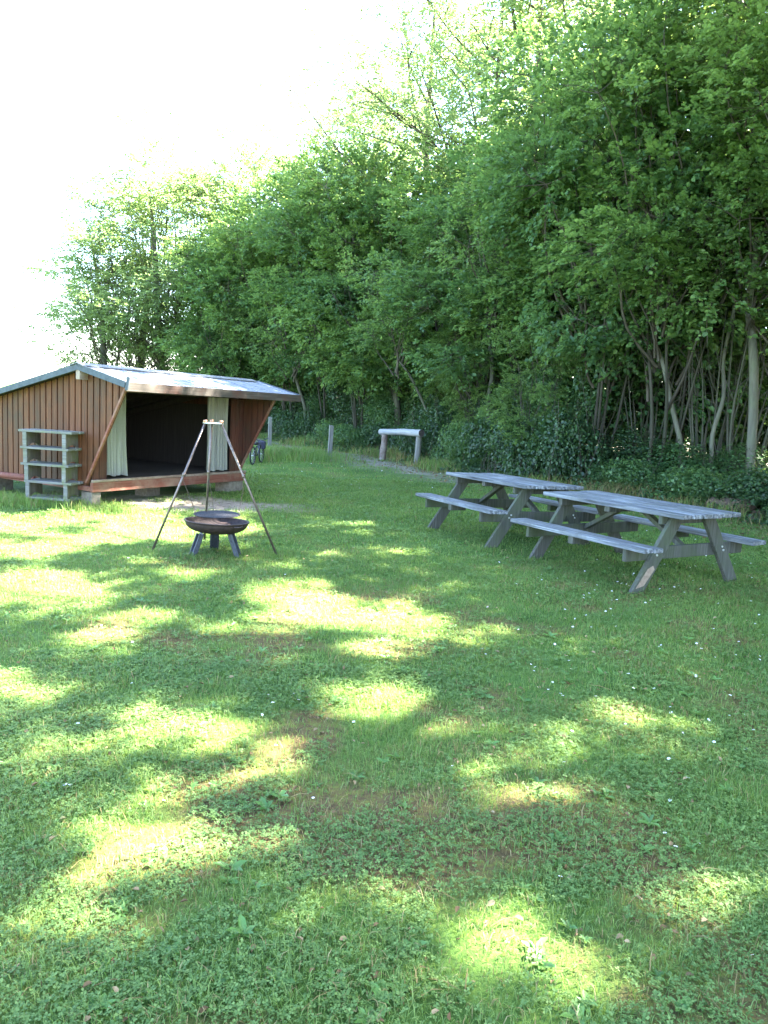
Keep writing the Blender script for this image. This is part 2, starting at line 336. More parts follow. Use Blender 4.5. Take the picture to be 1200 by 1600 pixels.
# ------------------------------------------------------------------ shelter
SH = empty('wooden_shelter', (-4.068, 10.410, 0), rot=(0, .0141, 1.0607))
tag(SH, 'low brown wooden shelter with open slanted front, cream curtains and grey gabled roof', 'shelter')
Ls, HD, EY, EZ, OX, O2 = 3.20, .387, -.66, 1.65, .154, .469
RX, RZ, FX_, FZ = .12, 1.961, -.78, 1.752; SL = (RZ - FZ) / (RX - FX_); BY = 2.9
def rz_(y): return RZ - SL * abs(y - RX) - .055
Y0 = .07
def zb(y): return HD + (Y0 - y) / (Y0 - EY) * (EZ - HD) if y < Y0 else .30
def gable(x0, sgn, mt, mname, spacing=.125):
    b = MB(); y = EY + .02; pts_top = [(RX, rz_(RX))]
    back = [(x0, Y0, .30), (x0, Y0, HD), (x0, EY, EZ), (x0, EY, rz_(EY)), (x0, RX, rz_(RX)), (x0, BY, rz_(BY)), (x0, BY, .30)]
    b.prism(back, (.014, 0, 0))
    k = 0
    y = EY
    while y < BY - .05:
        ya, yb_ = y + .012, min(y + spacing - .014, BY)
        dx = rnd.uniform(0, .004); ztop = lambda q: rz_(q) - .004
        xa = x0 - .02 - dx if sgn < 0 else x0 - .016 - dx
        lo = [(ya, zb(ya) + .0), (yb_, zb(yb_))] if yb_ < Y0 else [(ya, .30 if ya > Y0 else zb(ya)), (yb_, .30)]
        b.prism([(xa, lo[0][0], lo[0][1]), (xa, lo[1][0], lo[1][1]), (xa, yb_, ztop(yb_)), (xa, ya, ztop(ya))], (.02 + dx if sgn < 0 else .0155, 0, 0)); y += spacing
    o = b.build('gable_wall', mt, SH, .002); o['label'] = mname; return o
gable(0, -1, M['siding'], 'brown near gable wall of vertical boards')
gable(Ls, 1, M['siding_red'], 'red brown far gable wall of vertical boards')
# slanted edge boards
for x0, nm in ((-.03, 'near'), (Ls - .03, 'far')):
    MB().beam((x0, Y0 + .02, HD - .04), (x0, EY - .01, EZ + .03), .035, .034, (0, 1, .3)).build('slanted_edge_board', M['fascia'], SH, .004)
# front return panels beside the curtains
for xa, xb in ((.0145, .26), (Ls - .34, Ls - .018)):
    b = MB(); b.box(xa, xb, .02, .034, HD, 1.62)
    q = xa + .01
    while q < xb - .06: b.box(q, q + .082, .0, .0195, HD + .001, 1.61); q += .094
    b.build('front_panel', M['siding_red'], SH, .002)
# inside
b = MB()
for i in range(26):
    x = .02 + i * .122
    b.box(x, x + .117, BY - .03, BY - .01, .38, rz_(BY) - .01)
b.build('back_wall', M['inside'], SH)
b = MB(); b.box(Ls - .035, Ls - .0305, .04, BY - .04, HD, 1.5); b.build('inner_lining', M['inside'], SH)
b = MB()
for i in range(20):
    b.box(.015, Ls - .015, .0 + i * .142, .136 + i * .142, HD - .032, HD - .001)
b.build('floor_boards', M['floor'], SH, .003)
MB().box(-.03, Ls + .02, -.05, -.005, HD - .028, HD + .008).build('deck_edge', M['deck'], SH, .005)
MB().box(-.04, Ls + .01, -.045, -.0, HD - .165, HD - .030).build('deck_beam', M['fascia'], SH, .005)
MB().box(-.05, -.005, -.0, BY, .235, .30).build('sill_beam', M['fascia'], SH, .004)
MB().tube([(-.02, 1.2, .30), (-.10, 3.2, .27)], .045, 12).build('round_rail', M['fascia'], SH)
for x0, x1, y0, y1 in ((-.03, .13, -.02, .2), (1.32, 1.60, .35, .62), (Ls - .36, Ls - .02, -.02, .32), (.2, .45, 2.4, 2.7), (Ls - .4, Ls - .1, 2.4, 2.7)):
    MB().box(x0, x1, y0, y1, -.06, HD - .167 if y0 < 1 else .234).build('foundation_block', M['block'], SH, .012)
# roof: two slopes with thickness
for s in (-1, 1):
    ye = FX_ if s < 0 else BY + .25; ze = RZ - SL * abs(ye - RX)
    b = MB(); nseg = 14
    x0, x1 = -OX + .02, Ls + O2 - .01
    b.prism([(x0, RX, RZ), (x0, ye, ze), (x0, ye, ze - .035), (x0, RX, RZ - .035)], (x1 - x0, 0, 0))
    for i in range(9):
        xx = x0 + .2 + i * (x1 - x0 - .3) / 8.3
        b.beam((xx, RX + s * .05, RZ - SL * .05 + .004), (xx, ye - s * .02, ze + SL * .02 + .004), .018, .009, (0, SL, 1))
    o = b.build('roof_slope', M['roof'], SH)
    # verge trim at both gable ends
    for xx in (-OX, Ls + O2):
        MB().beam((xx, RX + (0 if s < 0 else .0), RZ - .03 + (0)), (xx, ye - .02 * -s, ze - .03), .022, .085, (0, 0, 1)).build('verge_board', M['trim'], SH, .003)
    # soffit boards under the roof
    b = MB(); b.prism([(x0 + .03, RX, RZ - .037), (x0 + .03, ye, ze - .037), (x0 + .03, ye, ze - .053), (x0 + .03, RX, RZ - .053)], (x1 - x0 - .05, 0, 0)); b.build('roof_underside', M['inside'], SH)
    b = MB()
    for i in range(6):
        xx = .04 + i * (Ls - .12) / 5
        b.beam((xx + .02, RX + s * .03, RZ - .10), (xx + .02, ye - s * .12, ze + SL * .1 - .10), .045, .088, (0, 0, 1))
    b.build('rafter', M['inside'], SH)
MB().box(-OX + .0, Ls + O2 + .02, FX_ - .045, FX_ - .02, FZ - .115, FZ + .004).build('eave_board', M['eave'], SH, .004)
MB().beam((-OX - .015, FX_ - .06, FZ - .10), (-OX - .015, FX_ - .10, FZ + .07), .02, .05, (0, 1, 0)).build('corner_trim', M['trim'], SH, .002)
b = MB()
for s in (-1, 1): b.prism([(-OX - .03, RX, RZ + .028), (-OX - .03, RX + s * .13, RZ - .13 * SL + .02), (-OX - .03, RX + s * .13, RZ - .13 * SL + .008), (-OX - .03, RX, RZ + .016)], (Ls + OX + .33, 0, 0))
b.build('ridge_cap', M['ridge'], SH)
MB().box(-OX - .0, Ls + .3, RX - .04, RX + .04, RZ - .20, RZ - .06).build('ridge_beam', M['deck'], SH, .004)
# curtains: gathered cloth
def curtain(x0, x1, y, z0, z1, seed, flare=0):
    r2 = random.Random(seed); nx_, nz = 70, 14; vs = []; ph = [r2.uniform(0, 6) for _ in range(4)]
    for j in range(nz + 1):
        f = j / nz; z = z0 + (z1 - z0) * f
        for i in range(nx_ + 1):
            g = i / nx_; x = x0 + (x1 - x0) * g + flare * g * (1 - f) * .6
            a = .032 * (1 - .4 * f)
            yy = y + a * math.sin(g * 44 + ph[0] + .5 * math.sin(f * 3)) + .014 * math.sin(g * 19 + ph[1]) + .008 * math.sin(g * 90 + f * 2)
            vs.append((x + .008 * math.sin(f * 5 + g * 9), yy, z + .012 * math.sin(g * 13 + ph[2]) * (1 - f)))
    fs = [(j * (nx_ + 1) + i, j * (nx_ + 1) + i + 1, (j + 1) * (nx_ + 1) + i + 1, (j + 1) * (nx_ + 1) + i) for j in range(nz) for i in range(nx_)]
    o = MB().add(vs, fs, True).build('curtain', M['curtain'], SH); return o
curtain(.27, .66, .12, HD + .035, 1.63, 1, .06); curtain(Ls - .80, Ls - .33, .12, HD + .02, 1.63, 2)
MB().tube([(.05, .12, 1.64), (Ls - .05, .12, 1.64)], .012, 8).build('curtain_rod', M['steel'], SH)

# ------------------------------------------------------------------ rack leaning at the gable
SR = empty('storage_rack', G(45, 782), rz=0)
_a, _b = G(45, 780), G(113, 796); _d = (_b - _a); RKW = .66
SR.rotation_euler = (0, 0, R(-10)); SR.location = G(110, 795) + Vector((-RKW * math.cos(R(10)), RKW * math.sin(R(10)), 0))
tag(SR, 'open rack of grey planks with algae green dividers in front of the brown gable', 'rack')
DP = .29
hz = [.03, .275, .50, .74, .97]
hz = [.10, .325, .565, .79, 1.02]
for i, z in enumerate(hz):
    x0, x1 = (-.12, .88) if i == 4 else ((-.09, .81) if i in (2, 3) else ((-.03, .86) if i == 1 else (.0, .82)))
    b = MB(); b.box(x0 * RKW / .82, x1 * RKW / .82, -.03, DP * .5 - .003, z, z + .031); b.box(x0 * RKW / .82 + .01, x1 * RKW / .82 + .015, DP * .5 + .003, DP + .02, z - .001, z + .030)
    b.build('shelf', M['rack'], SR, .004)
def notch_panel(x, z0, z1, nm):
    pts = []
    y0, y1 = .0, DP
    for a in range(0, 9):
        t = math.pi * a / 8; pts.append((x, DP * .52 - math.cos(t) * .10, z0 + math.sin(t) * .042))
    pts = [(x, y0, z0)] + pts + [(x, y1, z0), (x, y1, z1), (x, y0, z1)]
    MB().prism(pts, (.022, 0, 0)).build('divider', M['rack_side'], SR, .002)
for xx in (0, RKW - .022 - .06):
    for i in range(4):
        jx = rnd.uniform(-.012, .012) if i else .02
        notch_panel(xx + jx, hz[i] + .0315, hz[i + 1] - .0015, '')
        MB().box(xx + jx - .028, xx + jx + .03, -.022, -.001, hz[i] + .0315, hz[i + 1] - .0015).build('front_batten', M['rack'], SR, .003)
MB().box(RKW - .10, RKW - .03, .0, DP, -.05, .0995).build('foot', M['rack_side'], SR, .004)
MB().box(.06, .12, .05, DP, -.05, .0995).build('foot', M['rack_side'], SR, .004)

# ------------------------------------------------------------------ fire bowl, tripod and hanging grate
FB = empty('fire_bowl', G(336, 867), .0)
tag(FB, 'rusty round steel fire bowl on three slanted legs under the tripod', 'fire bowl')
rb, zr = .325, .355
prof = []
for i in range(13):
    a = i / 12 * R(90); prof.append((rb * math.sin(a) ** .72 if i else .001, zr - .125 * math.cos(a) ** .95))
outer = prof; inner = [(max(r - .008, .001), z + .006) for r, z in prof][::-1]
o = MB().lathe(outer + [(rb + .012, zr + .001), (rb + .012, zr + .010), (rb - .006, zr + .010)] + inner, 56).build('bowl', M['rust'], FB)
o.rotation_euler = (R(-2.6), R(1.6), 0)
for an in (-142, -8, 105):
    a = R(an); dx, dy = math.cos(a), math.sin(a)
    lg = MB().beam((dx * .15, dy * .15, .245), (dx * .27, dy * .27, -.02), .095, .012, (-dy, dx, 0) if False else (dx, dy, .6))
    lg.beam((dx * .17 - dy * .036, dy * .17 + dx * .036, .235), (dx * .26 - dy * .036, dy * .26 + dx * .036, -.02), .010, .05, (dx, dy, .5))
    lg.beam((dx * .17 + dy * .036, dy * .17 - dx * .036, .235), (dx * .26 + dy * .036, dy * .26 - dx * .036, -.02), .010, .05, (dx, dy, .5))
    lg.build('leg', M['dark_steel'], FB, .002)
for an in (-35, 145):
    a = R(an); MB().tube([(math.cos(a + q) * (rb + .012 + .035 * math.sin((q + .18) / .36 * math.pi)), math.sin(a + q) * (rb + .012 + .035 * math.sin((q + .18) / .36 * math.pi)), zr - .012) for q in (-.18, -.1, 0, .1, .18)], .007, 8).build('handle', M['rust'], FB)

f1, f2, f3 = G(234, 867), G(434, 868), G(319, 848)
C = (f1 + f2 + f3) / 3
def h_at(x, y, py):
    lo, hi = 0, 8
    for _ in range(40):
        mm = (lo + hi) / 2
        if proj(x, y, mm)[1] > py: lo = mm
        else: hi = mm
    return lo
ZA = h_at(C.x, C.y, 661)
TP = empty('tripod', (C.x, C.y, 0)); tag(TP, 'tall brown steel tripod standing astride the fire bowl', 'tripod')
dirs = []
for f in (f1, f2, f3):
    d = (f - C); d.z = 0; dn = d.normalized(); dirs.append((d, dn))
    top = dn * .085; p0 = Vector((top.x, top.y, ZA + .0)); p1 = Vector((d.x, d.y, -.02))
    lg = MB().tube([p0 + (p0 - p1).normalized() * .03, p1], .0125, 12).build('leg', M['steel'], TP)
    MB().tube([(top.x, top.y, ZA), (top.x * 1.05, top.y * 1.05, ZA + .03)], .02, 8).build('bolt', M['copper'], lg)
    q = p0.lerp(p1, .39); MB().tube([q + Vector((0, 0, .02)), q - Vector((0, 0, .02))], .018, 10).build('collar', M['steel'], lg)
b = MB(); b.prism([(dn.x * .10 + s * -dn.y * .035, dn.y * .10 + s * dn.x * .035, ZA - .005) for d, dn in (dirs[0], dirs[1], dirs[2]) for s in (-1, 1)], (0, 0, .008)); b.build('top_plate', M['galv'], TP)
GZ = .368; gc = Vector((.02, .16, 0))
GR = empty('hanging_grate', (C.x + gc.x, C.y + gc.y, GZ)); tag(GR, 'black round cooking grate hanging on chains just above the fire bowl', 'grate')
b = MB(); rg = .245
b.lathe([(rg, 0), (rg + .006, .006), (rg, .012), (rg - .006, .006)], 48, closed=True); b.build('rim', M['soot'], GR)
b = MB()
for i in range(-14, 15):
    y = i * rg / 14.5; hx = math.sqrt(max(rg * rg - y * y, 0)) - .003; b.tube([(-hx, y, .006), (hx, y, .006)], .0035, 6, cap=False)
for y in (-.1, .1): b.tube([(y, -math.sqrt(rg * rg - .01), -.001), (y, math.sqrt(rg * rg - .01), -.001)], .004, 6, cap=False)
b.build('bars', M['soot'], GR)
for (d, dn) in dirs:
    top = dn * .085; q = Vector((top.x, top.y, ZA)).lerp(Vector((d.x, d.y, 0)), .42) - Vector((gc.x, gc.y, GZ))
    e = Vector((dn.x * rg, dn.y * rg, .01)); b = MB(); b.tube([e, e + Vector((0, 0, .05))], .004, 6)
    e2 = e + Vector((0, 0, .05)); n = int((q - e2).length / .021)
    for k in range(n):
        c0 = e2.lerp(q, k / n); c1 = e2.lerp(q, (k + 1.25) / n); ax = (c1 - c0).normalized(); sd = ax.cross(Vector((1, 0, 0)) if k % 2 else Vector((0, 1, 0))).normalized() * .005
        b.tube([c0, c0.lerp(c1, .25) + sd, c0.lerp(c1, .75) + sd, c1, c0.lerp(c1, .75) - sd, c0.lerp(c1, .25) - sd, c0], .0019, 5, cap=False)
    b.build('chain', M['steel'], GR)

# ------------------------------------------------------------------ log frame, posts, rotten log, bicycle
LG = empty('log_rail'); tag(LG, 'pale bleached log laid across two short posts beside the path', 'log rail')
pl, pr = G(597, 719), G(651, 728); LG.location = (pl.x, pl.y, 0)
dv = pr - pl; LG.rotation_euler = (0, 0, math.atan2(dv.y, dv.x)); Lw = dv.length; rr = random.Random(4)
hzz = .78
def log(name, pts, rads, mt, n=18, jit=.03, ends=True):
    pp = []; rd = []
    for i in range(len(pts) - 1):
        for k in range(6):
            f = k / 6; pp.append(Vector(pts[i]).lerp(Vector(pts[i + 1]), f) + Vector((rr.uniform(-.004, .004),) * 3)); rd.append(rads[i] * (1 - f) + rads[i + 1] * f)
    pp.append(Vector(pts[-1])); rd.append(rads[-1])
    o = MB().tube(pp, rd, n, cap=False, jit=jit, rr=rr).build(name, mt, LG)
    if ends:
        for q, p2, r in ((pp[0], pp[1], rd[0]), (pp[-1], pp[-2], rd[-1])):
            ax = (q - p2).normalized(); MB().tube([q - ax * .02, q - ax * .001], r * .97, n).build('cut_end', M['endgrain'], o)
    return o
zL = h_at(pl.x, pl.y, 675); zR = h_at(pr.x, pr.y, 675)
log('rail', [(-.13, -.0, zL), (Lw / 2, 0, (zL + zR) / 2 - .0), (Lw + .2, -.05, zR - .02)], [.085, .09, .095], M['log_bare'])
log('post', [(-.0, 0, -.05), (.07, 0, zL - .06)], [.095, .085], M['bark'], jit=.09, ends=False)
log('post', [(Lw, 0, -.05), (Lw + .03, 0, zR - .085)], [.085, .075], M['post'], ends=False)
def fpost(px, py, top, label, wd=.09, tilt=0):
    g = G(px, py); z = h_at(g.x, g.y, top)
    o = MB().add([(-wd / 2, -wd / 2, -.1), (wd / 2, -wd / 2, -.1), (wd / 2, wd / 2, -.1), (-wd / 2, wd / 2, -.1), (-wd / 2 + tilt, -wd / 2, z), (wd / 2 + tilt, -wd / 2, z - .02), (wd / 2 + tilt, wd / 2, z + .01), (-wd / 2 + tilt, wd / 2, z + .015)],
                 [(0, 3, 2, 1), (4, 5, 6, 7), (0, 1, 5, 4), (1, 2, 6, 5), (2, 3, 7, 6), (3, 0, 4, 7)]).build('post', M['post'], None, .006)
    o.location = g; o.rotation_euler = (0, 0, .3); tag(o, label, 'post', 'grey posts along the path')
fpost(515, 714, 665, 'square grey post standing by the path left of the pale log rail', .11, .02)
fpost(421, 703, 652, 'slim grey post in tall grass just right of the shelter', .10, .0)
RL = empty('rotten_log', G(1142, 806)); RL.location.z = .06; RL.rotation_euler = (0, 0, -.9)
tag(RL, 'crumbling dark rotten log lying at the hedge foot beyond the nearer table', 'log')
rr = random.Random(9)
for nm, a, c_, r0 in (('rotten_wood', (-.42, 0, .09), (.35, .02, .13), .12), ('rotten_wood', (-.1, .16, .0), (.62, .12, .04), .09)):
    pp = [Vector(a).lerp(Vector(c_), k / 12) + Vector((0, rr.uniform(-.02, .02), rr.uniform(-.02, .02))) for k in range(13)]
    MB().tube(pp, [r0 * (.72 + .5 * math.sin(k / 12 * 3.0)) * rr.uniform(.85, 1.12) for k in range(13)], 16, jit=.16, rr=rr).build(nm, M['rot'], RL)
BK = empty('child_bicycle', G(408, 723), rz=R(-97)); tag(BK, 'small dark bicycle parked behind the right end of the shelter', 'bicycle')
def wheel(x, r):
    o = MB().lathe([(r + .0, -.018), (r + .018, -.01), (r + .022, 0), (r + .018, .01), (r, .018), (r - .012, .01), (r - .012, -.01)], 32, closed=True).build('wheel', M['black'], BK)
    o.rotation_euler = (R(90), 0, 0); o.location = (x, 0, r + .022)
    b = MB()
    for k in range(16):
        a = k * math.pi / 8; b.tube([(0, 0, (-1) ** k * .02), (r * math.cos(a), r * math.sin(a), 0)], .0015, 4, cap=False)
    b.tube([(0, 0, -.03), (0, 0, .03)], .012, 8); b.build('spokes', M['galv'], o)
wheel(0, .20); wheel(.72, .20)
b = MB(); hd, bbk, st, rear, fr = (.12, 0, .46), (.36, 0, .20), (.46, 0, .42), (.72, 0, .22), (0, 0, .22)
for a, c_ in ((hd, bbk), (hd, st), (st, bbk), (bbk, rear), (st, rear)): b.tube([a, c_], .013, 8)
b.build('bike_frame', M['dark_steel'], BK)
b = MB(); b.tube([(0, .03, .22), (.09, .03, .42)], .009, 6); b.tube([(0, -.03, .22), (.09, -.03, .42)], .009, 6); b.tube([(.09, 0, .42), (.13, 0, .56)], .012, 8); b.build('fork', M['dark_steel'], BK)
b = MB(); b.tube([(.20, -.22, .63), (.14, -.18, .62), (.12, -.07, .56), (.12, .07, .56), (.14, .18, .62), (.20, .22, .63)], .011, 8); b.build('handlebar', M['black'], BK)
o = MB().lathe([(.001, -.03), (.05, -.03), (.07, 0), (.05, .03), (.001, .035)], 16).build('saddle', M['black'], BK); o.location = (.47, 0, .50); o.scale = (1.6, 1, 1)
o = MB().box(-.06, .06, -.10, .10, .34, .54).build('front_bag', M['bag'], BK, .03)

# ------------------------------------------------------------------ leaves, sprays, trees
def nrm(a): return a / np.maximum(np.linalg.norm(a, axis=-1, keepdims=True), 1e-9)
def leaf_arrays(P, D, N, L, asp, fold=.18):
    """folded six-point leaves"""
    D = nrm(D); Sd = nrm(np.cross(D, N)); N = np.cross(Sd, D); L = L[:, None]
    Wd = L * asp
    up = N * Wd * fold
    v = np.stack([P, P + D * L * .28 + Sd * Wd * .46 + up, P + D * L * .68 + Sd * Wd * .40 + up, P + D * L - N * L * .08,
                  P + D * L * .68 - Sd * Wd * .40 + up, P + D * L * .28 - Sd * Wd * .46 + up], 1)
    n = len(P); b = (np.arange(n) * 6)[:, None]
    q = np.concatenate([b + np.array([0, 1, 2, 3]), b + np.array([0, 3, 4, 5])], 1).reshape(-1, 4)
    return v.reshape(-1, 3), q
def leaf_mesh(name, P, D, N, L, asp, mt, fold=.18):
    v, q = leaf_arrays(P, D, N, L, asp, fold); return np_mesh(name, v, q, np.full(len(q), 4), mt)
def sprays(g, C0, O0, K, tw, size, asp, lanc=False, spread=.9):
    """C0 spray roots, O0 directions; K leaves along each twig, lying in a near level plane"""
    n = len(C0); O0 = nrm(O0); up = np.array([0, 0, 1.]) + g.normal(0, .28, (n, 3)); Sd = nrm(np.cross(O0, up)); Np = np.cross(Sd, O0)
    t = (np.arange(K) + .5) / K; t = np.tile(t, (n, 1)) + g.normal(0, .04, (n, K)); s = np.where(np.arange(K) % 2, 1., -1.)[None, :]
    tl = tw * g.uniform(.6, 1.25, n)[:, None]
    droop = -.18 * t ** 2
    P = C0[:, None] + O0[:, None] * (t * tl)[..., None] + np.array([0, 0, 1.]) * (droop * tl)[..., None] + g.normal(0, .025, (n, K, 3))
    sp = spread * (1 - .6 * t)
    D = O0[:, None] * .75 + Sd[:, None] * (s * sp)[..., None] + g.normal(0, .22, (n, K, 3)) + np.array([0, 0, -.12])
    N = Np[:, None] + g.normal(0, .42, (n, K, 3))
    P = P + nrm(D) * size * .25
    L = size * g.uniform(.6, 1.2, (n, K))
    return P.reshape(-1, 3), D.reshape(-1, 3), N.reshape(-1, 3), L.ravel()
def curvy(a, b, n, amp, r, sag=0):
    a, b = Vector(a), Vector(b); o = []; L = (b - a).length; p1 = Vector([r.uniform(-1, 1) for _ in range(3)]) * amp * L; p2 = Vector([r.uniform(-1, 1) for _ in range(3)]) * amp * L
    for i in range(n + 1):
        f = i / n; o.append(a.lerp(b, f) + p1 * math.sin(f * math.pi) + p2 * math.sin(2 * math.pi * f) * .6 + Vector((0, 0, -sag * L * math.sin(f * math.pi))))
    return o
def crown_proto(seed, cz, rad, nclump, cr, nspray, K, tw, size, asp, mt, base=(0, 0, 1.2), lean=(0, 0, 0), shell=.55, branches=True, zmin=1.0):
    """returns (crown mesh, branches mesh): leafy clumps on limbs"""
    g = np.random.default_rng(seed); r = random.Random(seed); cl = []
    tries = 0
    while len(cl) < nclump and tries < 4000:
        tries += 1
        d = nrm(g.normal(size=3)); q = d * np.array(rad) * (shell + (1 - shell) * g.random()) ** .6
        q = q * (.70 + .58 * g.random()) + np.array([lean[0] * (q[2] / rad[2]), lean[1] * (q[2] / rad[2]), cz])
        if q[2] < zmin: continue
        if all(np.linalg.norm((q - c)) > cr * .55 for c, _ in cl): cl.append((q, cr * g.uniform(.65, 1.3)))
    per = max(1, nspray // len(cl)); CC = []; OO = []
    for q, rc in cl:
        k = int(per * (rc / cr) ** 1.5) + 3
        d = nrm(g.normal(size=(k, 3))); d[:, 2] = d[:, 2] * .8 + .1
        rad_ = rc * (.45 + .55 * g.random(k) ** .5)
        CC.append(q + d * rad_[:, None] * np.array([1, 1, .7])); out = q - np.array([0, 0, cz - 1]); out[2] *= .3
        OO.append(d * .8 + nrm(out)[None] * .6 + g.normal(0, .3, (k, 3)))
    CC = np.concatenate(CC); OO = np.concatenate(OO); OO[:, 2] *= .55
    P, D, N, L = sprays(g, CC, OO, K, tw, size, asp)
    cm = leaf_mesh('crown', P, D, N, L, asp, mt)
    b = MB()
    for i, (q, rc) in enumerate(cl):
        f = r.uniform(.15, .6); z0 = base[2] + (q[2] - base[2]) * f
        a = Vector((q[0] * .22 + r.uniform(-.1, .1), q[1] * .22 + r.uniform(-.1, .1), max(base[2], min(z0, q[2] - .2))))
        n = 6; R0 = .014 + .010 * rc
        b.tube(curvy(a, q, n, .07, r, .03), [R0 * (1.4 - 1.1 * k / n) for k in range(n + 1)], 5, cap=False)
        for _ in range(5):
            e = Vector(q) + Vector([r.gauss(0, 1) for _ in range(3)]).normalized() * rc * .9
            b.tube(curvy(q, e, 3, .08, r), [.009, .007, .005, .003], 4, cap=False)
    idx = g.choice(len(CC), min(len(CC), 420), False); O1 = nrm(OO)
    for i in idx:
        b.tube([CC[i] - O1[i] * .1, CC[i] + O1[i] * tw * .8], [.004, .002], 3, cap=False)
    return cm, b.mesh('branches', M['branch'])
def stems_mesh(seed, n, spread, H, r0, mt, single=False):
    r = random.Random(seed); b = MB()
    for i in range(n):
        a = r.uniform(0, 6.28); rs = .0 if single else r.uniform(.03, .22); s = spread * r.uniform(.3, 1)
        p0 = Vector((math.cos(a) * rs, math.sin(a) * rs, -.15)); h = H * r.uniform(.65, 1.05)
        p1 = Vector((math.cos(a) * (rs + s), math.sin(a) * (rs + s), h)); R0 = r0 * r.uniform(.55, 1.15)
        pts = curvy(p0, p1, 12, .035, r); b.tube(pts, [R0 * (1.15 - .9 * k / 12) * (1.25 if k == 0 else 1) for k in range(13)], 8, cap=False, jit=.05, rr=r)
        for _ in range(2):
            k = r.randint(5, 9); q = pts[k]; e = q + Vector((r.uniform(-1, 1), r.uniform(-1, 1), r.uniform(.6, 1.6)))
            b.tube(curvy(q, e, 5, .06, r), [R0 * .4 * (1 - .15 * j) for j in range(6)], 6, cap=False)
    return b.mesh('trunk', mt)
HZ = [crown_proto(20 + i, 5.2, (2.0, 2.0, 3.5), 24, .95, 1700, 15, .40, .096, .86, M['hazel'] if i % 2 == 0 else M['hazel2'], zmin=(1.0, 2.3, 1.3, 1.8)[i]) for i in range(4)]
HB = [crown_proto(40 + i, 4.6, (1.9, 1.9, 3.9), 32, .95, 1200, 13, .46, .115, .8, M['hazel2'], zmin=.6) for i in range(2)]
HN = [crown_proto(50 + i, 5.9, (2.1, 2.1, 3.8), 27, .9, 2000, 15, .38, .088, .9, M['hazel'], zmin=3.0) for i in range(2)]
ST = [stems_mesh(60 + i, 4, .9, 5.2, .036, M['trunk']) for i in range(3)]
S1 = [stems_mesh(70 + i, 1, .5, 6.0, .11, M['trunk_pale'] if i == 1 else M['trunk'], True) for i in range(3)]

def tree(loc, crown, trunk, rz, s, label, group, name='hazel_tree', sz=None):
    t = empty(name, loc, rz); t.scale = (s, s, sz or s); tag(t, label, 'tree', group)
    link('trunk', trunk, t); link('crown', crown[0], t); br = link('branches', crown[1], t); return t
# arc-length walk along the hedge foot
pts = np.array([(x, y) for x, y in zip(HLx, HLy)]); pts = pts[pts[:, 1] > 5]
seg = np.linalg.norm(np.diff(pts, axis=0), axis=1); cum = np.concatenate([[0], np.cumsum(seg)])
def along(s, off):
    i = min(max(np.searchsorted(cum, s) - 1, 0), len(seg) - 1); f = (s - cum[i]) / seg[i]; p = pts[i] + (pts[i + 1] - pts[i]) * f
    d = (pts[min(i + 2, len(pts) - 1)] - pts[i]); d = d / np.linalg.norm(d); return p + np.array([d[1], -d[0]]) * off, d
total = cum[-1]
ORD = ['first', 'second', 'third', 'fourth', 'fifth', 'sixth', 'seventh', 'eighth', 'ninth', 'tenth', 'eleventh', 'twelfth', 'thirteenth', 'fourteenth', 'fifteenth', 'sixteenth', 'seventeenth', 'eighteenth', 'nineteenth', 'twentieth', 'twenty-first', 'twenty-second']
ftxt = 'leafy hazel at the front of the wood, %s from the right'
k = 0; s = 1.0
while s < total - 3.5 and k < 20:
    p, d = along(s, 1.85 + rnd.uniform(-.55, .75)); near = p[1] < 16
    cr = HN[k % 2] if near else HZ[k % 4]
    sc_ = 1.12 if near else rnd.uniform(.9, 1.02)
    if k in (0, 1, 2, 3): sc_ = .92
    if p[1] > 17: sc_ = rnd.uniform(1.02, 1.14)
    tree((p[0], p[1], .15), cr, ST[k % 3] if k % 3 else S1[k % 2], rnd.uniform(0, 6.28), sc_, ftxt % ORD[k], 'hazels along the front of the wood', sz=sc_ * (.92 if k in (3, 4) else 1.15 if 12 < p[1] < 18 else (1.04 if p[1] < 20 else .9)))
    s += rnd.uniform(1.8, 2.7); k += 1
k = 0; s = .2
while s < total - 2.5 and k < 18:
    p, d = along(s, 4.3 + rnd.uniform(-.4, .4))
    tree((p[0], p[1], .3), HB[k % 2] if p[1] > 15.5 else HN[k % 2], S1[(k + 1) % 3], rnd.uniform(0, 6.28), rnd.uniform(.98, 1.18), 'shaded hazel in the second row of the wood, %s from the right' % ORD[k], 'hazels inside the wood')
    s += rnd.uniform(2.1, 2.6); k += 1
k = 0; s = .2
while s < total + 2 and k < 14:
    p, d = along(min(s, total - .1), 7.3 + rnd.uniform(-.5, .5)); p = p + d * max(0, s - total + .1)
    tree((p[0], p[1], .3), HB[(k + 1) % 2], S1[k % 3], rnd.uniform(0, 6.28), rnd.uniform(1.0, 1.2), 'shaded tree in the third row of the wood, %s from the right' % ORD[k], 'trees deep in the wood', 'broadleaf_tree')
    s += rnd.uniform(2.9, 3.5); k += 1

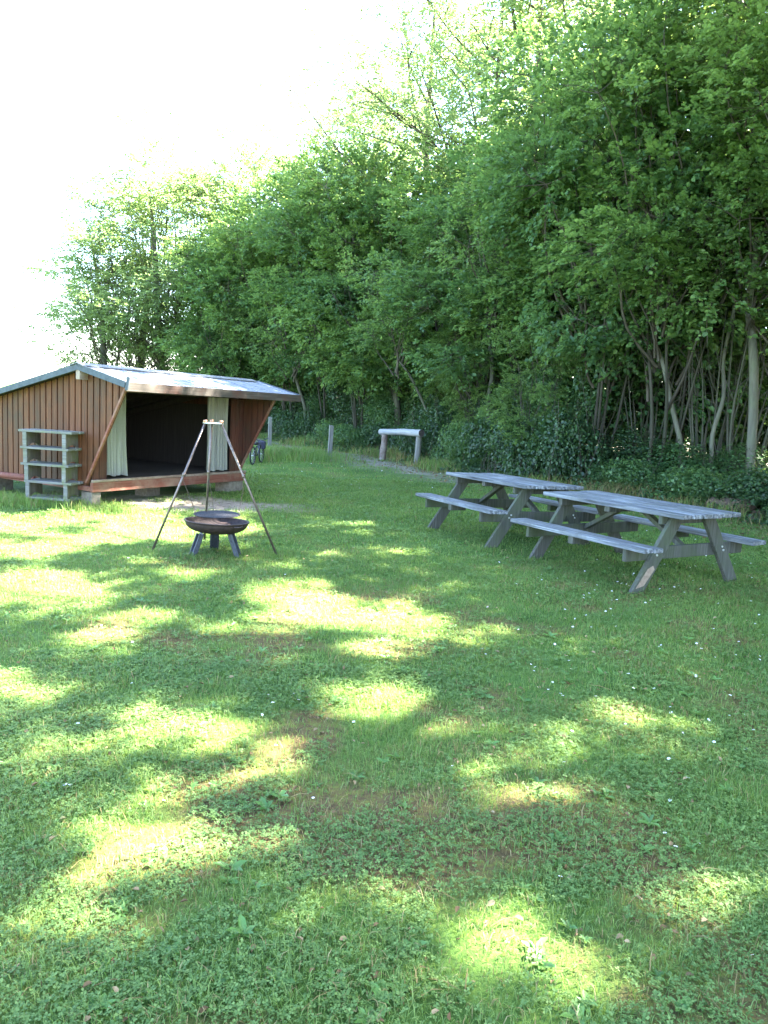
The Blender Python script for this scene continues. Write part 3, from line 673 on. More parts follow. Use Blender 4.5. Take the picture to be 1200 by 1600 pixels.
# trunks that show in the photograph: slender trees with their own stem shape
def place(px, py_low, dist):   # at a given depth, along the view direction of a photo column
    best = None
    for z in (0.,):
        u = (px - 600) / FPX; return u * dist
def shaped(pts_px, dist, r0, r1, mt, label, crown, s, name='slender_tree'):
    """stem traced in a plane at one distance, standing on the ground, with its own thickness and a crown above"""
    P = []
    for (px, py) in pts_px:
        u, v = px - 600, py - 800; u, v = u * _cr + v * _sr, -u * _sr + v * _cr; Yv = -v / FPX
        dd = Vector((u / FPX, _cp + Yv * _sp, -_sp + Yv * _cp)); t = dist / dd.y; P.append(Vector((dd.x * t, dist, CAMH + dd.z * t)))
    base = Vector((P[0].x, P[0].y, .1)); root = empty(name, base); tag(root, label, 'tree')
    L = [Vector((0, 0, -.2))] if P[0].z > .4 else []
    L += [p - base + Vector((0, (i % 2) * .12 * i, 0)) for i, p in enumerate(P)]
    dn = []
    for i in range(len(L) - 1):
        for q in range(4): dn.append(L[i].lerp(L[i + 1], q / 4))
    dn.append(L[-1]); ds = [dn[0]] + [(dn[i - 1] + dn[i] * 2 + dn[i + 1]) / 4 for i in range(1, len(dn) - 1)] + [dn[-1]]
    n = len(ds); r = random.Random(int(pts_px[0][0]))
    MB().tube(ds, [r0 + (r1 - r0) * i / (n - 1) for i in range(n)], 12, jit=.05, rr=r).build('trunk', mt, root)
    if crown:
        c = link('crown', crown[0], root); c.scale = (s, s, s); c.location = (L[-1].x, L[-1].y - .5, L[-1].z - 5.2 * s); c.rotation_euler = (0, 0, r.uniform(0, 6))
        b2 = link('branches', crown[1], root); b2.scale = c.scale; b2.location = c.location; b2.rotation_euler = c.rotation_euler
    return root
small = crown_proto(90, 6.8, (1.2, 1.2, 2.2), 12, .7, 420, 14, .4, .085, .85, M['hazel'], base=(0, 0, 4), zmin=4.4)
shaped([(1172, 740), (1182, 640), (1178, 560), (1184, 470), (1186, 380), (1180, 250)], 14.3, .095, .065, M['trunk_bright'], 'tall pale trunk at the far right edge of the wood', small, 1)
shaped([(1066, 700), (1052, 630), (1038, 575), (1030, 520)], 15.0, .055, .038, M['trunk_bright'], 'pale trunk leaning left behind the right end of the tables', small, .9)
shaped([(1112, 730), (1116, 680), (1132, 620), (1142, 560), (1150, 470)], 14.8, .05, .03, M['trunk_bright'], 'thin forked pale stem just left of the tall pale trunk', small, .95)
shaped([(768, 690), (763, 630), (770, 580), (768, 530), (762, 480)], 19.0, .06, .045, M['trunk_pale'], 'crooked pale trunk left of the two trunks behind the far table', small, .95)
shaped([(812, 680), (806, 620), (800, 560), (803, 500)], 19.2, .09, .075, M['trunk'], 'thick grey trunk behind the far picnic table', small, 1)
shaped([(826, 670), (834, 610), (832, 540)], 19.5, .065, .055, M['trunk_pale'], 'upright trunk just right of the thick grey trunk', None, 1)
shaped([(676, 665), (660, 625), (640, 585), (622, 560)], 21.6, .045, .03, M['trunk_pale'], 'thin pale stem leaning left above the log rail', small, .9)
shaped([(478, 640), (464, 600), (458, 570)], 27.5, .07, .05, M['trunk_pale'], 'pale trunk leaning behind the roof end of the shelter', small, 1)

# a thicket of thin upright stems at the right
p_, _d2 = along(3.9, 1.9)
TH = stems_mesh(99, 11, .9, 4.2, .024, M['trunk_pale'])
for i, (px, dist, lab) in enumerate(((1100, 15.2, 'bundle of thin bare coppice stems right of the leaning trunk'), (1150, 15.0, 'thin bare coppice stems rising beside the tall right trunk'), (1000, 16.4, 'thin bare coppice stems in the dark gap left of the leaning trunk'))):
    t = empty('coppice_clump', ((px - 600) / FPX * dist, dist, .25), i * 2.1); tag(t, lab, 'coppice', 'bare coppice stems'); link('stems', TH, t)

# tall open ash trees behind
def ash_proto(seed, H, spreadr, nlimb, nspray, size, tw, bare=.12, lo=.30, mt='ash'):
    g = np.random.default_rng(seed); r = random.Random(seed); b = MB(); br = MB(); ends = []
    trunk = curvy((0, 0, -.2), (r.uniform(-.8, .8), r.uniform(-.8, .8), H * .93), 16, .02, r)
    b.tube(trunk, [.19 * (1.1 - .98 * k / 16) + .012 for k in range(17)], 10, cap=False)
    for i in range(nlimb):
        f = lo + (.96 - lo) * (i + r.random()) / nlimb; k = f * 16; q = trunk[int(k)].lerp(trunk[min(int(k) + 1, 16)], k % 1)
        a = i * 2.4 + r.uniform(-.4, .4); ln = spreadr * (1.15 - .75 * max(f - .3, 0)) * r.uniform(.75, 1.15)
        e = q + Vector((math.cos(a) * ln, math.sin(a) * ln, ln * r.uniform(.45, 1.1)))
        limb = curvy(q, e, 9, .05, r, .05); R0 = .075 * (1.2 - f)
        br.tube(limb, [R0 * (1.1 - .95 * j / 9) + .006 for j in range(10)], 6, cap=False)
        if r.random() > bare: ends += [(limb[j], (limb[9] - limb[5]).normalized()) for j in (5, 6, 7, 8, 9, 9)]
        for _ in range(9):
            j = r.randint(2, 9); p0 = limb[j]; l2 = ln * r.uniform(.2, .5)
            p1 = p0 + Vector((math.cos(a + r.uniform(-1.2, 1.2)), math.sin(a + r.uniform(-1.2, 1.2)), r.uniform(-.1, 1.0))) * l2
            tw_ = curvy(p0, p1, 5, .07, r); br.tube(tw_, [.016 - .0025 * z for z in range(6)], 4, cap=False)
            if r.random() > bare:
                ends += [(p1, (p1 - p0).normalized()), (tw_[3], (p1 - p0).normalized()), (tw_[4], (p1 - p0).normalized())]
    E_ = np.array([e for e, d in ends]); Dd = np.array([d for e, d in ends]); idx = g.choice(len(E_), nspray); C0 = E_[idx] + g.normal(0, .42, (nspray, 3)); O0 = Dd[idx] + g.normal(0, .5, (nspray, 3)); O0[:, 2] *= .6
    P, D, N, L = sprays(g, C0, O0, 12, tw, size, .4, spread=1.3)
    return leaf_mesh('crown', P, D, N, L, .42, M[mt]), br.mesh('branches', M['branch']), b.mesh('trunk', M['trunk_pale'])
A = [ash_proto(101, 16.5, 4.2, 18, 2700, .115, .42), ash_proto(102, 15, 4.6, 16, 2300, .115, .42, .2), ash_proto(103, 10.5, 2, 5, 100, .115, .45, .0, .12), ash_proto(104, 10.5, 2, 5, 100, .105, .42, .05, .2)]
LT = [crown_proto(120 + i, 6.6, (3.3, 3.3, 5.2), 56, .85, 2500, 12, .48, .12, .5, M['ash'], zmin=1.2) for i in range(2)]
def ash(px, dist, i, s, rz, label, extra=0):
    x = (px - 600) / FPX * dist; t = empty('ash_tree', (x, dist, 0), rz); t.scale = (s, s, s); tag(t, label, 'tree', 'tall open trees behind the wood')
    if i > 1:
        t.scale = (s * 1.2, s * 1.2, s)
        link('trunk', A[i][2], t); link('crown', LT[i - 2][0], t).location.z = extra; link('branches', LT[i - 2][1], t).location.z = extra
    else:
        link('trunk', A[i][2], t); link('crown', A[i][0], t); link('branches', A[i][1], t)
ash(625, 29, 0, 1.05, .3, 'tall sparse tree, leftmost of those rising above the wood at the top')
ash(725, 27, 1, 1.12, 2.1, 'tall sparse tree with long bare limbs in the top centre of the wood')
ash(800, 25, 0, 1.1, 4.0, 'tall sparse tree above the wood, right of the long bare limbs')
ash(560, 33, 3, 1.12, 1.0, 'airy tree between the dense left trees and the tall top ones')
ash(500, 36, 0, .95, 5.2, 'thin airy tree rising behind the middle of the wood')
ash(170, 34, 3, .80, 2.4, 'low airy light green tree at the far left end behind the shelter')
ash(212, 37, 2, 1.0, 1.3, 'airy light green tree rising above the shelter gable')
ash(262, 35, 3, 1.04, 3.3, 'airy light green tree rising behind the shelter ridge')
ash(322, 36, 2, 1.06, .4, 'light green tree just right of the one behind the ridge')
ash(395, 33.5, 3, .98, 3.4, 'light green tree above the dense left trees')
ash(900, 24, 1, 1.05, 5.5, 'tall tree behind the wood towards the right')
ash(1020, 22, 0, 1.0, 3.1, 'tall tree behind the wood at the upper right')
ash(1142, 18.6, 2, 1.3, 1.9, 'tallest airy tree above the hazels, added to shade the far half of the shelter roof', 3.6)  # tree added to throw shade on the far half of the roof
# dense trees at the left end
for i, (px, dist, s_) in enumerate(((345, 30.5, .95), (395, 31.5, 1.12), (450, 29.5, 1.05), (505, 27.5, 1.12), (560, 25.5, 1.12), (425, 34, 1.08), (490, 31, 1.08))):
    x = (px - 600) / FPX * dist
    tree((x, dist, 0), HZ[i % 4], ST[i % 3], i * 1.7, s_, 'dense rounded tree at the left end of the wood, %s from the left' % ORD[i], 'dense trees behind the shelter', 'broadleaf_tree')

# ------------------------------------------------------------------ unseen tall trees to the right, crowns shaped to leave sun patches on the lawn
LIT = [(480, 957, 150, 28, 1), (600, 982, 80, 36, 1), (150, 805, 220, 38, 1), (60, 940, 110, 26, 1), (95, 905, 70, 9, .9), (140, 990, 60, 20, .8), (285, 900, 40, 10, .9), (20, 860, 60, 10, .8),
       (0, 1080, 70, 40, .8), (262, 1148, 95, 40, .9), (215, 1305, 165, 58, 1), (30, 1400, 50, 60, .9), (592, 1092, 70, 30, .8), (750, 995, 60, 12, .8), (860, 1142, 110, 24, .7), (770, 1240, 90, 26, .6),
       (1090, 1400, 90, 45, 1), (770, 1500, 120, 60, 1), (680, 925, 70, 12, .7), (1090, 937, 40, 8, .7), (1160, 946, 30, 7, .7), (470, 920, 50, 10, .7), (330, 830, 60, 10, .6), (420, 1200, 200, 20, .35), (560, 870, 150, 20, .25)]
gs = np.random.default_rng(5); NC = 5200
gx_ = gs.uniform(-8.5, 9, NC * 4); gy_ = gs.uniform(.3, 11.8, NC * 4)
px_, py_ = proj(gx_, gy_, 0 * gx_)
lit = np.zeros(len(gx_))
DI = np.clip(.028 * gy_, .10, .18); OFF = [proj(gx_ + DI * math.cos(a), gy_ + DI * math.sin(a), 0 * gx_) for a in np.arange(0, 6.28, .785)] + [(px_, py_)]
for cx, cy, rx, ry, wgt in LIT:
    for ox_, oy_ in OFF:
        d_ = np.sqrt(((ox_ - cx) / rx) ** 2 + ((oy_ - cy) / ry) ** 2); lit = np.maximum(lit, wgt * np.clip((1.15 - d_) / .3, 0, 1))
lit *= np.clip((fbm(gx_, gy_, .5, 50) - .34) * 6, .25, 1)
zone = np.where((gx_ < -2.2) & (gy_ > 8.9), .12, 1.0) * np.clip((gx_ + 9) / 3, .3, 1) * np.where(py_ < 1250, np.clip(.8 + (px_ - 350) / 900, .7, 1), 1.0)
keep = gs.random(len(gx_)) < (1 - lit) ** 2.6 * zone
gx_, gy_ = gx_[keep][:NC], gy_[keep][:NC]
hz_ = gs.uniform(8.5, 15.5, len(gx_)); sx, sy, sz = S
CX = gx_ + sx / sz * hz_; CY = gy_ + sy / sz * hz_
vis = (hz_ - CAMH) > .62 * np.maximum(CY, 0) + .6
CX, CY, hz_ = CX[vis], CY[vis], hz_[vis]
TR = [(12.5, 1.5), (11.5, 6.5), (16, 4), (14.5, -3)]
own = np.argmin(np.stack([(CX - a) ** 2 + (CY - b_) ** 2 for a, b_ in TR]), 0)
for i, (a, b_) in enumerate(TR):
    sel = own == i
    if not sel.any(): continue
    C0 = np.stack([CX[sel] - a, CY[sel] - b_, hz_[sel]], 1); n = len(C0); kk = 8
    Cs = np.repeat(C0, kk, 0) + gs.normal(0, .07, (n * kk, 3)); O0 = gs.normal(size=(n * kk, 3)); O0[:, 2] *= .35
    P, D, N, L = sprays(gs, Cs, O0, 9, .19, .09, .8)
    root = empty('shade_tree', (a, b_, 0)); tag(root, ['large unseen shade tree overhanging the lawn from the right', 'large unseen shade tree nearest the hazels on the right', 'large unseen shade tree standing deepest in the right side of the wood', 'large unseen shade tree behind the viewer on the right'][i], 'tree', 'unseen tall trees shaped to shade the lawn')
    link('crown', leaf_mesh('crown', P, D, N, L, .8, M['hazel']), root)
    r = random.Random(i); b = MB(); tr_ = curvy((0, 0, -.2), (0, 0, 12.5), 12, .02, r); b.tube(tr_, [.34 - .024 * k for k in range(13)], 12, cap=False); b.build('trunk', M['trunk_pale'], root)
    b = MB(); hub = []
    ci = gs.choice(n, min(n, 26), False)
    for c_ in ci:
        q = Vector(C0[c_]); st_ = Vector((0, 0, max(4.5, q.z - 3.5 - r.random()))); limb = curvy(st_, q, 7, .04, r); hub += limb[3:]
        b.tube(limb, [.07 - .0085 * k for k in range(8)], 6, cap=False)
    hb = np.array([tuple(h) for h in hub])
    for c_ in gs.choice(n, min(n, 260), False):
        q = C0[c_]; hh = hb[np.argmin(((hb - q) ** 2).sum(1))]; b.tube([Vector(hh), (Vector(hh) + Vector(q)) / 2 + Vector((0, 0, .05)), Vector(q)], [.014, .01, .006], 4, cap=False)
    b.build('branches', M['branch'], root)
# low leafy trees between them and the lawn edge, out of frame
for i, (x, y) in enumerate(((9.8, 3.2), (10.4, .4), (10.8, -2.8))):
    tree((x, y, 0), HB[i % 2], ST[i % 3], i * 2., 1.0, 'dark hazel at the near end of the wood, %s from the viewer' % ORD[2 - i], 'near end hazels')

# ------------------------------------------------------------------ undergrowth
def ivy_bush(seed, w_, d__, h_, n, size, mt=None):
    g = np.random.default_rng(seed); nb = 9; c = np.stack([g.uniform(-w_, w_, nb) * .6, g.uniform(-d__, d__, nb) * .5, g.uniform(.15, .75, nb) * h_], 1)
    k = g.integers(0, nb, n); d = nrm(g.normal(size=(n, 3))); rr_ = g.uniform(.55, 1, n)[:, None] * np.array([w_ * .45, d__ * .45, h_ * .33]) * g.uniform(.8, 1.15, (nb, 1))[k]
    P = c[k] + d * rr_; P[:, 2] = np.abs(P[:, 2]); D = d * .5 + g.normal(0, .5, (n, 3)); D[:, 2] -= .45; N = d + g.normal(0, .35, (n, 3)) + np.array([0, 0, .3])
    lm = leaf_mesh('foliage', P, D, N, size * g.uniform(.5, 1.3, n), .85, mt or M['ivy'])
    b = MB(); r = random.Random(seed)
    for i in range(26):
        a = Vector((r.uniform(-w_, w_) * .6, r.uniform(-d__, d__) * .5, -.05)); e = a + Vector((r.uniform(-.4, .4), r.uniform(-.5, .2), h_ * r.uniform(.6, 1.25))); b.tube(curvy(a, e, 5, .1, r), [.008, .007, .006, .005, .004, .003], 4, cap=False)
    return lm, b.mesh('stems', M['branch'])
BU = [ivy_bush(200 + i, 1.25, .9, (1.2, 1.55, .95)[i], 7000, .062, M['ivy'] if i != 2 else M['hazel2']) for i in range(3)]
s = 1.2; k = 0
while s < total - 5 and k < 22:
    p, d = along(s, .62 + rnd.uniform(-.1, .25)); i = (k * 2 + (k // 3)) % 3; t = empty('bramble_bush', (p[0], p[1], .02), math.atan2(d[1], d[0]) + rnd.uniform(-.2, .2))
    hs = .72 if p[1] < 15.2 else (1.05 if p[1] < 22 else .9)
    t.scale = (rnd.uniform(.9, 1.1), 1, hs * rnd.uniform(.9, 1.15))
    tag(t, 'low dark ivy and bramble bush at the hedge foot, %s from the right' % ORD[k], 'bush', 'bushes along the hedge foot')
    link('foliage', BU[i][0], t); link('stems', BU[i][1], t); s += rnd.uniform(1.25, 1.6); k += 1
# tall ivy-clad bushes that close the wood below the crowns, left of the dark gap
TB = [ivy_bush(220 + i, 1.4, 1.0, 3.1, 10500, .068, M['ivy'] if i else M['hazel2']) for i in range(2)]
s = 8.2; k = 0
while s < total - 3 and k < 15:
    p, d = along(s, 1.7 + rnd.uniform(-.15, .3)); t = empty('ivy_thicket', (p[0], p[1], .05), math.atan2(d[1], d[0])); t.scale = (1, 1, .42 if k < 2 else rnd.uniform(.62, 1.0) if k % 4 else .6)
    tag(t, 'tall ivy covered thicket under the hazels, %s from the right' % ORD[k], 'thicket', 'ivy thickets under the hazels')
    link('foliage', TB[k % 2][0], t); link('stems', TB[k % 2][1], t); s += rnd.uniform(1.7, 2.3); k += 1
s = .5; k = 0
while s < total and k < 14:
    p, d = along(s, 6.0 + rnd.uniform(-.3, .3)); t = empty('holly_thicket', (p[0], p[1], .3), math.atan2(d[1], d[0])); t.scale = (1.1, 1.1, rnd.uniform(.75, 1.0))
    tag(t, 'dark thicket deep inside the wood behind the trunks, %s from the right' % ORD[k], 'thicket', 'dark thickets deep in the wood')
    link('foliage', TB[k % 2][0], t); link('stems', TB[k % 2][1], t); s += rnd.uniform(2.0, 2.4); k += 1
for k, s in enumerate((12.4, 15.2)):
    p, d = along(s, .95 + rnd.uniform(-.1, .25)); t = tree((p[0], p[1], .0), HZ[(k * 2) % 4], ST[k % 3], k * 1.3, rnd.uniform(.42, .56), 'young low hazel at the edge of the lawn, %s from the right' % ORD[k], 'young hazels at the lawn edge')
def off_objects(x, y):
    c, s_ = math.cos(1.0607), math.sin(1.0607); lx = (x + 4.068) * c + (y - 10.41) * s_; ly = -(x + 4.068) * s_ + (y - 10.41) * c
    return ~((lx > .05) & (lx < Ls - .1) & (ly > .12) & (ly < BY))
# dead leaves and twigs
g = np.random.default_rng(61); n = 2600; yy_ = np.concatenate([g.uniform(1.7, 9, 1000), g.uniform(9, 26, n - 1000)]); xx_ = np.interp(yy_, HLy, HLx) - np.abs(g.normal(0, .9, n)); xx_[:1000] = g.uniform(-1, 1, 1000) * yy_[:1000] * .52
P = np.stack([xx_, yy_, height(xx_, yy_) + g.uniform(.008, .03, n)], 1)
me = leaf_mesh('dead_leaves', P, g.normal(size=(n, 3)) * np.array([1, 1, .25]), np.array([0, 0, 1.]) + g.normal(0, .4, (n, 3)), g.uniform(.012, .035, n) * (1 + (yy_ > 9)), .6, M['dead'], .3)
tag(link('dead_leaves', me), 'brown dead leaves lying in the grass and along the path', 'leaf litter', kind='stuff')
b = MB(); r = random.Random(8)
for i in range(160):
    q = G(r.uniform(0, 1200), r.choice((r.uniform(720, 860), r.uniform(900, 1600)))); a = r.uniform(0, 3.14); l_ = r.uniform(.015, .05) * (1 + q.y / 9); z_ = float(height(q.x, q.y)) + .022
    if hedge_d(q.x, q.y) > .1 or not bool(off_objects(np.array(q.x), np.array(q.y))): continue
    b.tube([(q.x - math.cos(a) * l_, q.y - math.sin(a) * l_, z_), (q.x, q.y + .004, z_ + .008), (q.x + math.cos(a) * l_, q.y + math.sin(a) * l_, z_)], [.0018, .0016, .001], 4, cap=False)
tag(b.build('twigs', M['straw']), 'thin dry twigs lying in the lawn', 'twigs', kind='stuff')
# ground ivy and herbs (nobody could count these)
g = np.random.default_rng(31); n = 60000; ss = g.uniform(0, total - 2, n); off = g.uniform(-.15, 3.6, n) ** 1.0
si = np.clip(np.searchsorted(cum, ss) - 1, 0, len(seg) - 1); f = (ss - cum[si]) / seg[si]; base = pts[si] + (pts[si + 1] - pts[si]) * f[:, None]
dd = pts[si + 1] - pts[si]; dd = dd / np.linalg.norm(dd, axis=1)[:, None]; q = base + np.stack([dd[:, 1], -dd[:, 0]], 1) * (off + (fbm(base[:, 0], base[:, 1], .8, 4)[:] - .5) * .8)[:, None]
hh = np.clip(.10 + off * .28, .05, .75) * g.random(n) * (.5 + fbm(q[:, 0], q[:, 1], .6, 7)); P = np.stack([q[:, 0], q[:, 1], hh + .02], 1)
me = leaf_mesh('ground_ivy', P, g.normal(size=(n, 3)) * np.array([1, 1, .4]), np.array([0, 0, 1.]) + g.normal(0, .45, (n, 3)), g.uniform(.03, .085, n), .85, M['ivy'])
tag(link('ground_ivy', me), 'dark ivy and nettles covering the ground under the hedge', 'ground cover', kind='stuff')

# ------------------------------------------------------------------ lawn
def in_view(x, y, mg=.35):
    return np.abs(x) < y * .53 + mg
def blades(g, n, y0, y1, ln, wd, mg=1.9, gentle=1.0, minbare=0.0, pw=1.0):
    y = y0 + (y1 - y0) * g.random(n * 2) ** pw; x = g.uniform(-1, 1, n * 2) * (y1 * .53 + mg)
    k = in_view(x, y, mg) & (hedge_d(x, y) < .35) & off_objects(x, y); x, y = x[k], y[k]
    k = g.random(len(x)) > np.clip(np.maximum(bare_mask(x, y) * 1.15 - minbare, moss_mask(x, y) * .62), 0, .97); x, y = x[k][:n], y[k][:n]; n = len(x)
    h_ = ln * (.45 + 1.0 * fbm(x, y, .5, 2)) * g.uniform(.5, 1.35, n) * np.clip(1.0 + .5 * (noise2(x, y, .12, 6) - .5), .6, 1.4); a = g.uniform(0, 2 * np.pi, n); wv = wd * g.uniform(.6, 1.3, n)
    le = g.uniform(.25, 1.25, n) * gentle; ta = a + np.pi / 2 + g.normal(0, .5, n)
    bx = np.stack([np.cos(a), np.sin(a), 0 * a], 1) * wv[:, None] / 2; ld = np.stack([np.cos(ta), np.sin(ta), 0 * a], 1)
    p = np.stack([x, y, height(x, y) - .003], 1); Zv = np.array([0, 0, 1.])
    mid = p + ld * (h_ * le * .28)[:, None] + Zv * (h_ * .62)[:, None]; tip = p + ld * (h_ * le * .85)[:, None] + Zv * (h_ * (1.05 - .38 * np.minimum(le, 1.2)))[:, None]
    v = np.stack([p - bx, p + bx, mid + bx * .8, mid - bx * .8, tip], 1).reshape(-1, 3); b0 = (np.arange(n) * 5)[:, None]
    lp = np.concatenate([b0 + np.array([0, 1, 2, 3]), b0 + np.array([3, 2, 4])], 1); tt = np.tile([4, 3], n); return v, lp.ravel(), tt, n, x, y
def merge(parts, name, mts):
    V = []; Lp = []; T = []; MI = []; o = 0
    for (v, lp, tt, mi) in parts: V.append(v); Lp.append(lp + o); T.append(tt); MI.append(np.broadcast_to(mi, len(tt)) if np.ndim(mi) == 0 else mi); o += len(v)
    return np_mesh(name, np.concatenate(V), np.concatenate(Lp), np.concatenate(T), mts, np.concatenate(MI))
g = np.random.default_rng(77); parts = []
for (n, y0, y1, ln, wd, pw) in ((185000, .7, 4.2, .042, .0030, 1.0), (160000, 4.0, 8.2, .042, .0045, .9), (130000, 8, 16, .045, .008, .8), (66000, 15.5, 34, .055, .016, .7)):
    v, lp, tt, nn, x, y = blades(g, n, y0, y1, ln, wd, pw=pw)
    dry = (g.random(nn) < (.05 + .35 * moss_mask(x, y) + .12 * np.clip((fbm(x, y, .9, 12) - .5) * 5, 0, 1) * (y < 8))).astype(int); parts.append((v, lp, tt, np.repeat(dry, 2)))
# longer tufts: by the shelter foot, rack, hedge foot and the tall patch right of the shelter
def tuft(g, n, cx, cy, rx, ry, ln, wd, dryp=.1):
    x = cx + g.normal(0, rx, n); y = cy + g.normal(0, ry, n); a = g.uniform(0, 6.28, n); h_ = ln * g.uniform(.5, 1.3, n); le = g.uniform(.1, .8, n); ta = g.uniform(0, 6.28, n)
    bx = np.stack([np.cos(a), np.sin(a), 0 * a], 1) * wd / 2; ld = np.stack([np.cos(ta), np.sin(ta), 0 * a], 1); p = np.stack([x, y, height(x, y) - .003], 1); Zv = np.array([0, 0, 1.])
    mid = p + ld * (h_ * le * .28)[:, None] + Zv * (h_ * .62)[:, None]; tip = p + ld * (h_ * le * .9)[:, None] + Zv * (h_ * .95)[:, None]
    v = np.stack([p - bx, p + bx, mid + bx * .8, mid - bx * .8, tip], 1).reshape(-1, 3); b0 = (np.arange(n) * 5)[:, None]
    return v, np.concatenate([b0 + np.array([0, 1, 2, 3]), b0 + np.array([3, 2, 4])], 1).ravel(), np.tile([4, 3], n), np.repeat((g.random(n) < dryp).astype(int), 2)
c1 = G(445, 716)
parts += [tuft(g, 3800, c1.x, c1.y + .5, .75, .8, .26, .012), tuft(g, 1500, -3.55, 19.6, .3, .5, .3, .012)]
_ra = SR.location; parts += [tuft(g, 2200, _ra.x + .1, _ra.y - .02, .45, .18, .14, .007), tuft(g, 1600, _ra.x - .55, _ra.y + .1, .5, .22, .17, .007), tuft(g, 700, -3.9, 10.2, .25, .12, .10, .006)]
for px, py, n in ((985, 785, 2600), (1040, 790, 1700), (930, 772, 1500), (600, 716, 900), (530, 703, 900)):
    q_ = G(px, py); parts.append(tuft(g, n, q_.x + .35, q_.y + .45, .5, .3, .34, .009, .75 if px > 900 else .45))
for px, py in ((598, 721), (652, 730), (515, 716), (662, 828), (752, 860), (828, 878), (988, 922), (1140, 908), (305, 872), (375, 868), (320, 856), (234, 869), (434, 869)):
    q_ = G(px, py); parts.append(tuft(g, 160, q_.x, q_.y, .09, .06, .065, .005))
_rt = random.Random(44)
for _ in range(60):
    s_ = _rt.uniform(2, total - 4); p_, d_ = along(s_, _rt.uniform(-.15, .25)); parts.append(tuft(g, 170, p_[0], p_[1], .22, .22, _rt.uniform(.12, .34), .007 + p_[1] * .0002, _rt.choice((.1, .3, .6))))
tag(link('grass', merge(parts, 'grass', [M['grass'], M['straw']])), 'short mown green lawn grass with dry straws', 'grass', kind='stuff')

def trefoils(g, n, y0, y1, sz, pw=1.0):
    y = y0 + (y1 - y0) * g.random(n * 5) ** pw; x = g.uniform(-1, 1, n * 5) * (y1 * .53 + 1.9); k = in_view(x, y, 1.9) & (hedge_d(x, y) < 0) & off_objects(x, y) & (fbm(x, y, .45, 20) + .5 * (fbm(x, y, .13, 33) - .5) > .36 + .24 * g.random(len(x))) & (bare_mask(x, y) < .75)
    x, y = x[k][:n], y[k][:n]; n = len(x); z = height(x, y) + g.uniform(.008, .034, n); s_ = sz * g.uniform(.6, 1.3, n); a0 = g.uniform(0, 6.28, n); V = []
    tx, ty = g.normal(0, .28, n), g.normal(0, .28, n)
    for k in range(3):
        a = a0 + k * 2.094; da, db = np.stack([np.cos(a), np.sin(a), tx * np.cos(a) + ty * np.sin(a) + .12], 1), np.stack([-np.sin(a), np.cos(a), -tx * np.sin(a) + ty * np.cos(a)], 1)
        p = np.stack([x, y, z], 1); s1 = s_[:, None]
        V += [p, p + da * s1 * .62 + db * s1 * .42, p + da * s1 * 1.0, p + da * s1 * .62 - db * s1 * .42]
    v = np.stack(V, 1).reshape(-1, 3); return v, np.arange(n * 12), np.full(n * 3, 4), 0
pc = [trefoils(g, 88000, .7, 4.6, .0098), trefoils(g, 36000, 4.4, 10, .015, .9), trefoils(g, 9000, 9.5, 16, .026)]
tag(link('clover', merge(pc, 'clover', [M['clover']])), 'low patches of clover leaves spread through the lawn', 'clover', kind='stuff')
# broad weeds: plantain and dandelion rosettes
n = 420; y = 1.8 + 9 * g.random(n) ** 1.2; x = g.uniform(-1, 1, n) * y * .52; k = (hedge_d(x, y) < -.2) & off_objects(x, y); x, y = x[k], y[k]; n = len(x); K = 6
an = g.uniform(0, 6.28, (n, 1)) + np.arange(K) * 1.05 + g.normal(0, .25, (n, K)); D = np.stack([np.cos(an), np.sin(an), g.uniform(.15, .6, (n, K))], -1).reshape(-1, 3)
P = np.repeat(np.stack([x, y, height(x, y) + .006], 1), K, 0); L = np.repeat(g.uniform(.025, .06, n), K) * g.uniform(.6, 1.2, n * K)
tag(link('broad_weeds', leaf_mesh('broad_weeds', P, D, np.array([0, 0, 1.]) + g.normal(0, .2, (n * K, 3)), L, .42, M['weed'])), 'flat rosettes of plantain and dandelion leaves scattered in the lawn', 'weeds', kind='stuff')

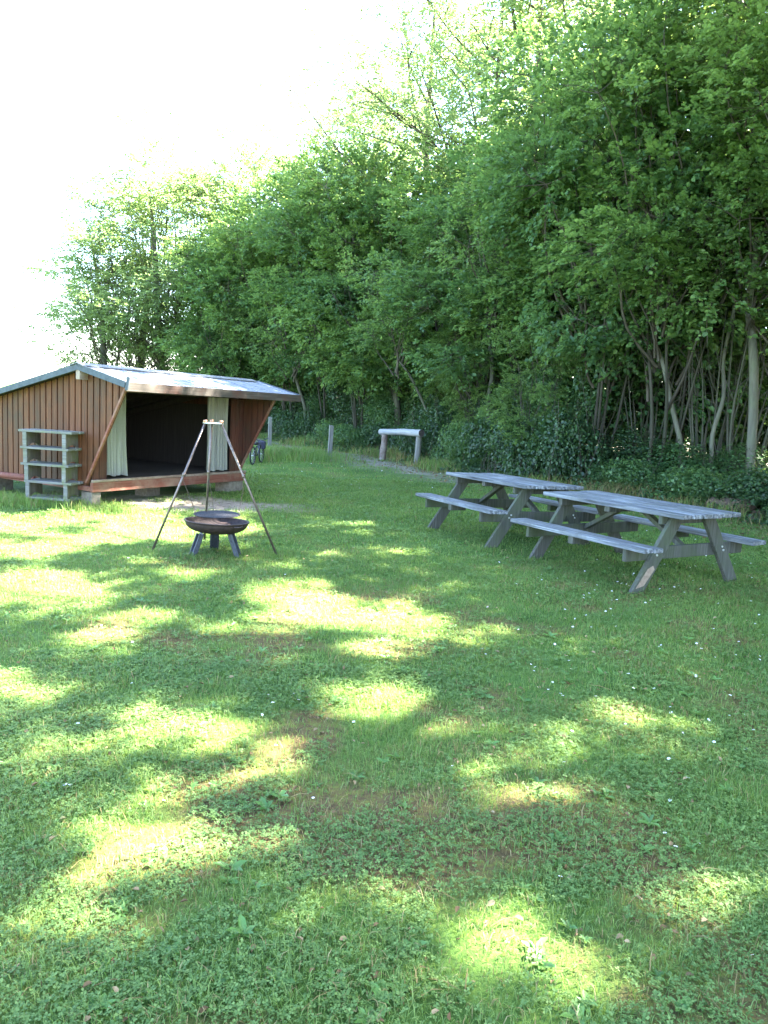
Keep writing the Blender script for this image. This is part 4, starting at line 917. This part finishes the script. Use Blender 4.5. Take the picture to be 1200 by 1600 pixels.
# ------------------------------------------------------------------ daisies
def daisy_mesh():
    vs = []; fs = []; mi = []
    for k in range(13):
        a = k * 2 * math.pi / 13; c, s_ = math.cos(a), math.sin(a); b = len(vs)
        for r_, w__, z in ((.004, .0012, .040), (.009, .0026, .0415), (.0135, .0012, .041)):
            vs += [(c * r_ - s_ * w__, s_ * r_ + c * w__, z), (c * r_ + s_ * w__, s_ * r_ - c * w__, z)]
        fs += [(b, b + 1, b + 3, b + 2), (b + 2, b + 3, b + 5, b + 4)]; mi += [0, 0]
    b = len(vs); vs.append((0, 0, .0445)); vs += [(.0045 * math.cos(k * math.pi / 4), .0045 * math.sin(k * math.pi / 4), .0415) for k in range(8)]
    fs += [(b, b + 1 + k, b + 1 + (k + 1) % 8) for k in range(8)]; mi += [1] * 8
    b = len(vs); vs += [(.0008 * math.cos(k * 2.09), .0008 * math.sin(k * 2.09), z) for z in (-.005, .041) for k in range(3)]
    fs += [(b + k, b + (k + 1) % 3, b + 3 + (k + 1) % 3, b + 3 + k) for k in range(3)]; mi += [2] * 3
    me = bpy.data.meshes.new('daisy'); me.from_pydata(vs, [], fs)
    for q in ('petal', 'pollen', 'grass'): me.materials.append(M[q])
    me.polygons.foreach_set('material_index', mi); me.update(); return me
DM = daisy_mesh(); spots = [(1046, 1194), (1164, 1178), (1074, 1223), (1040, 1308), (1055, 1328), (1090, 1322), (1180, 1502), (875, 1376), (838, 1084), (856, 1087), (878, 1100), (1165, 1178), (1048, 1255), (463, 1088), (160, 985), (75, 872)]
rg_ = random.Random(21)
while len(spots) < 265:
    m_ = rg_.random()
    if m_ < .42: q = (rg_.gauss(1010, 110), rg_.gauss(880, 45))
    elif m_ < .66: q = (rg_.gauss(560, 90), rg_.gauss(740, 16))
    elif m_ < .85: q = (rg_.uniform(750, 1195), rg_.uniform(900, 1150))
    else: q = (rg_.uniform(10, 1190), rg_.uniform(850, 1250))
    if q[1] < 715 or q[0] > 1195: continue
    gg = G(*q)
    if hedge_d(gg.x, gg.y) > -.3 or not bool(off_objects(np.array(gg.x), np.array(gg.y))): continue
    spots.append(q)
for i, q in enumerate(spots):
    p = G(*q); o = bpy.data.objects.new('daisy', DM); COL.objects.link(o); far = max(0, (p.y - 6) / 14); s_ = rg_.uniform(.42, .72) * (1 + far * .9)
    o.location = (p.x, p.y, float(height(p.x, p.y))); o.scale = (s_, s_, min(s_, 1.15)); o.rotation_euler = (rg_.gauss(.12, .25), rg_.gauss(0, .25), rg_.uniform(0, 6))
    tag(o, 'small white daisy with a yellow centre growing in the lawn', 'daisy', 'daisies dotted over the lawn')
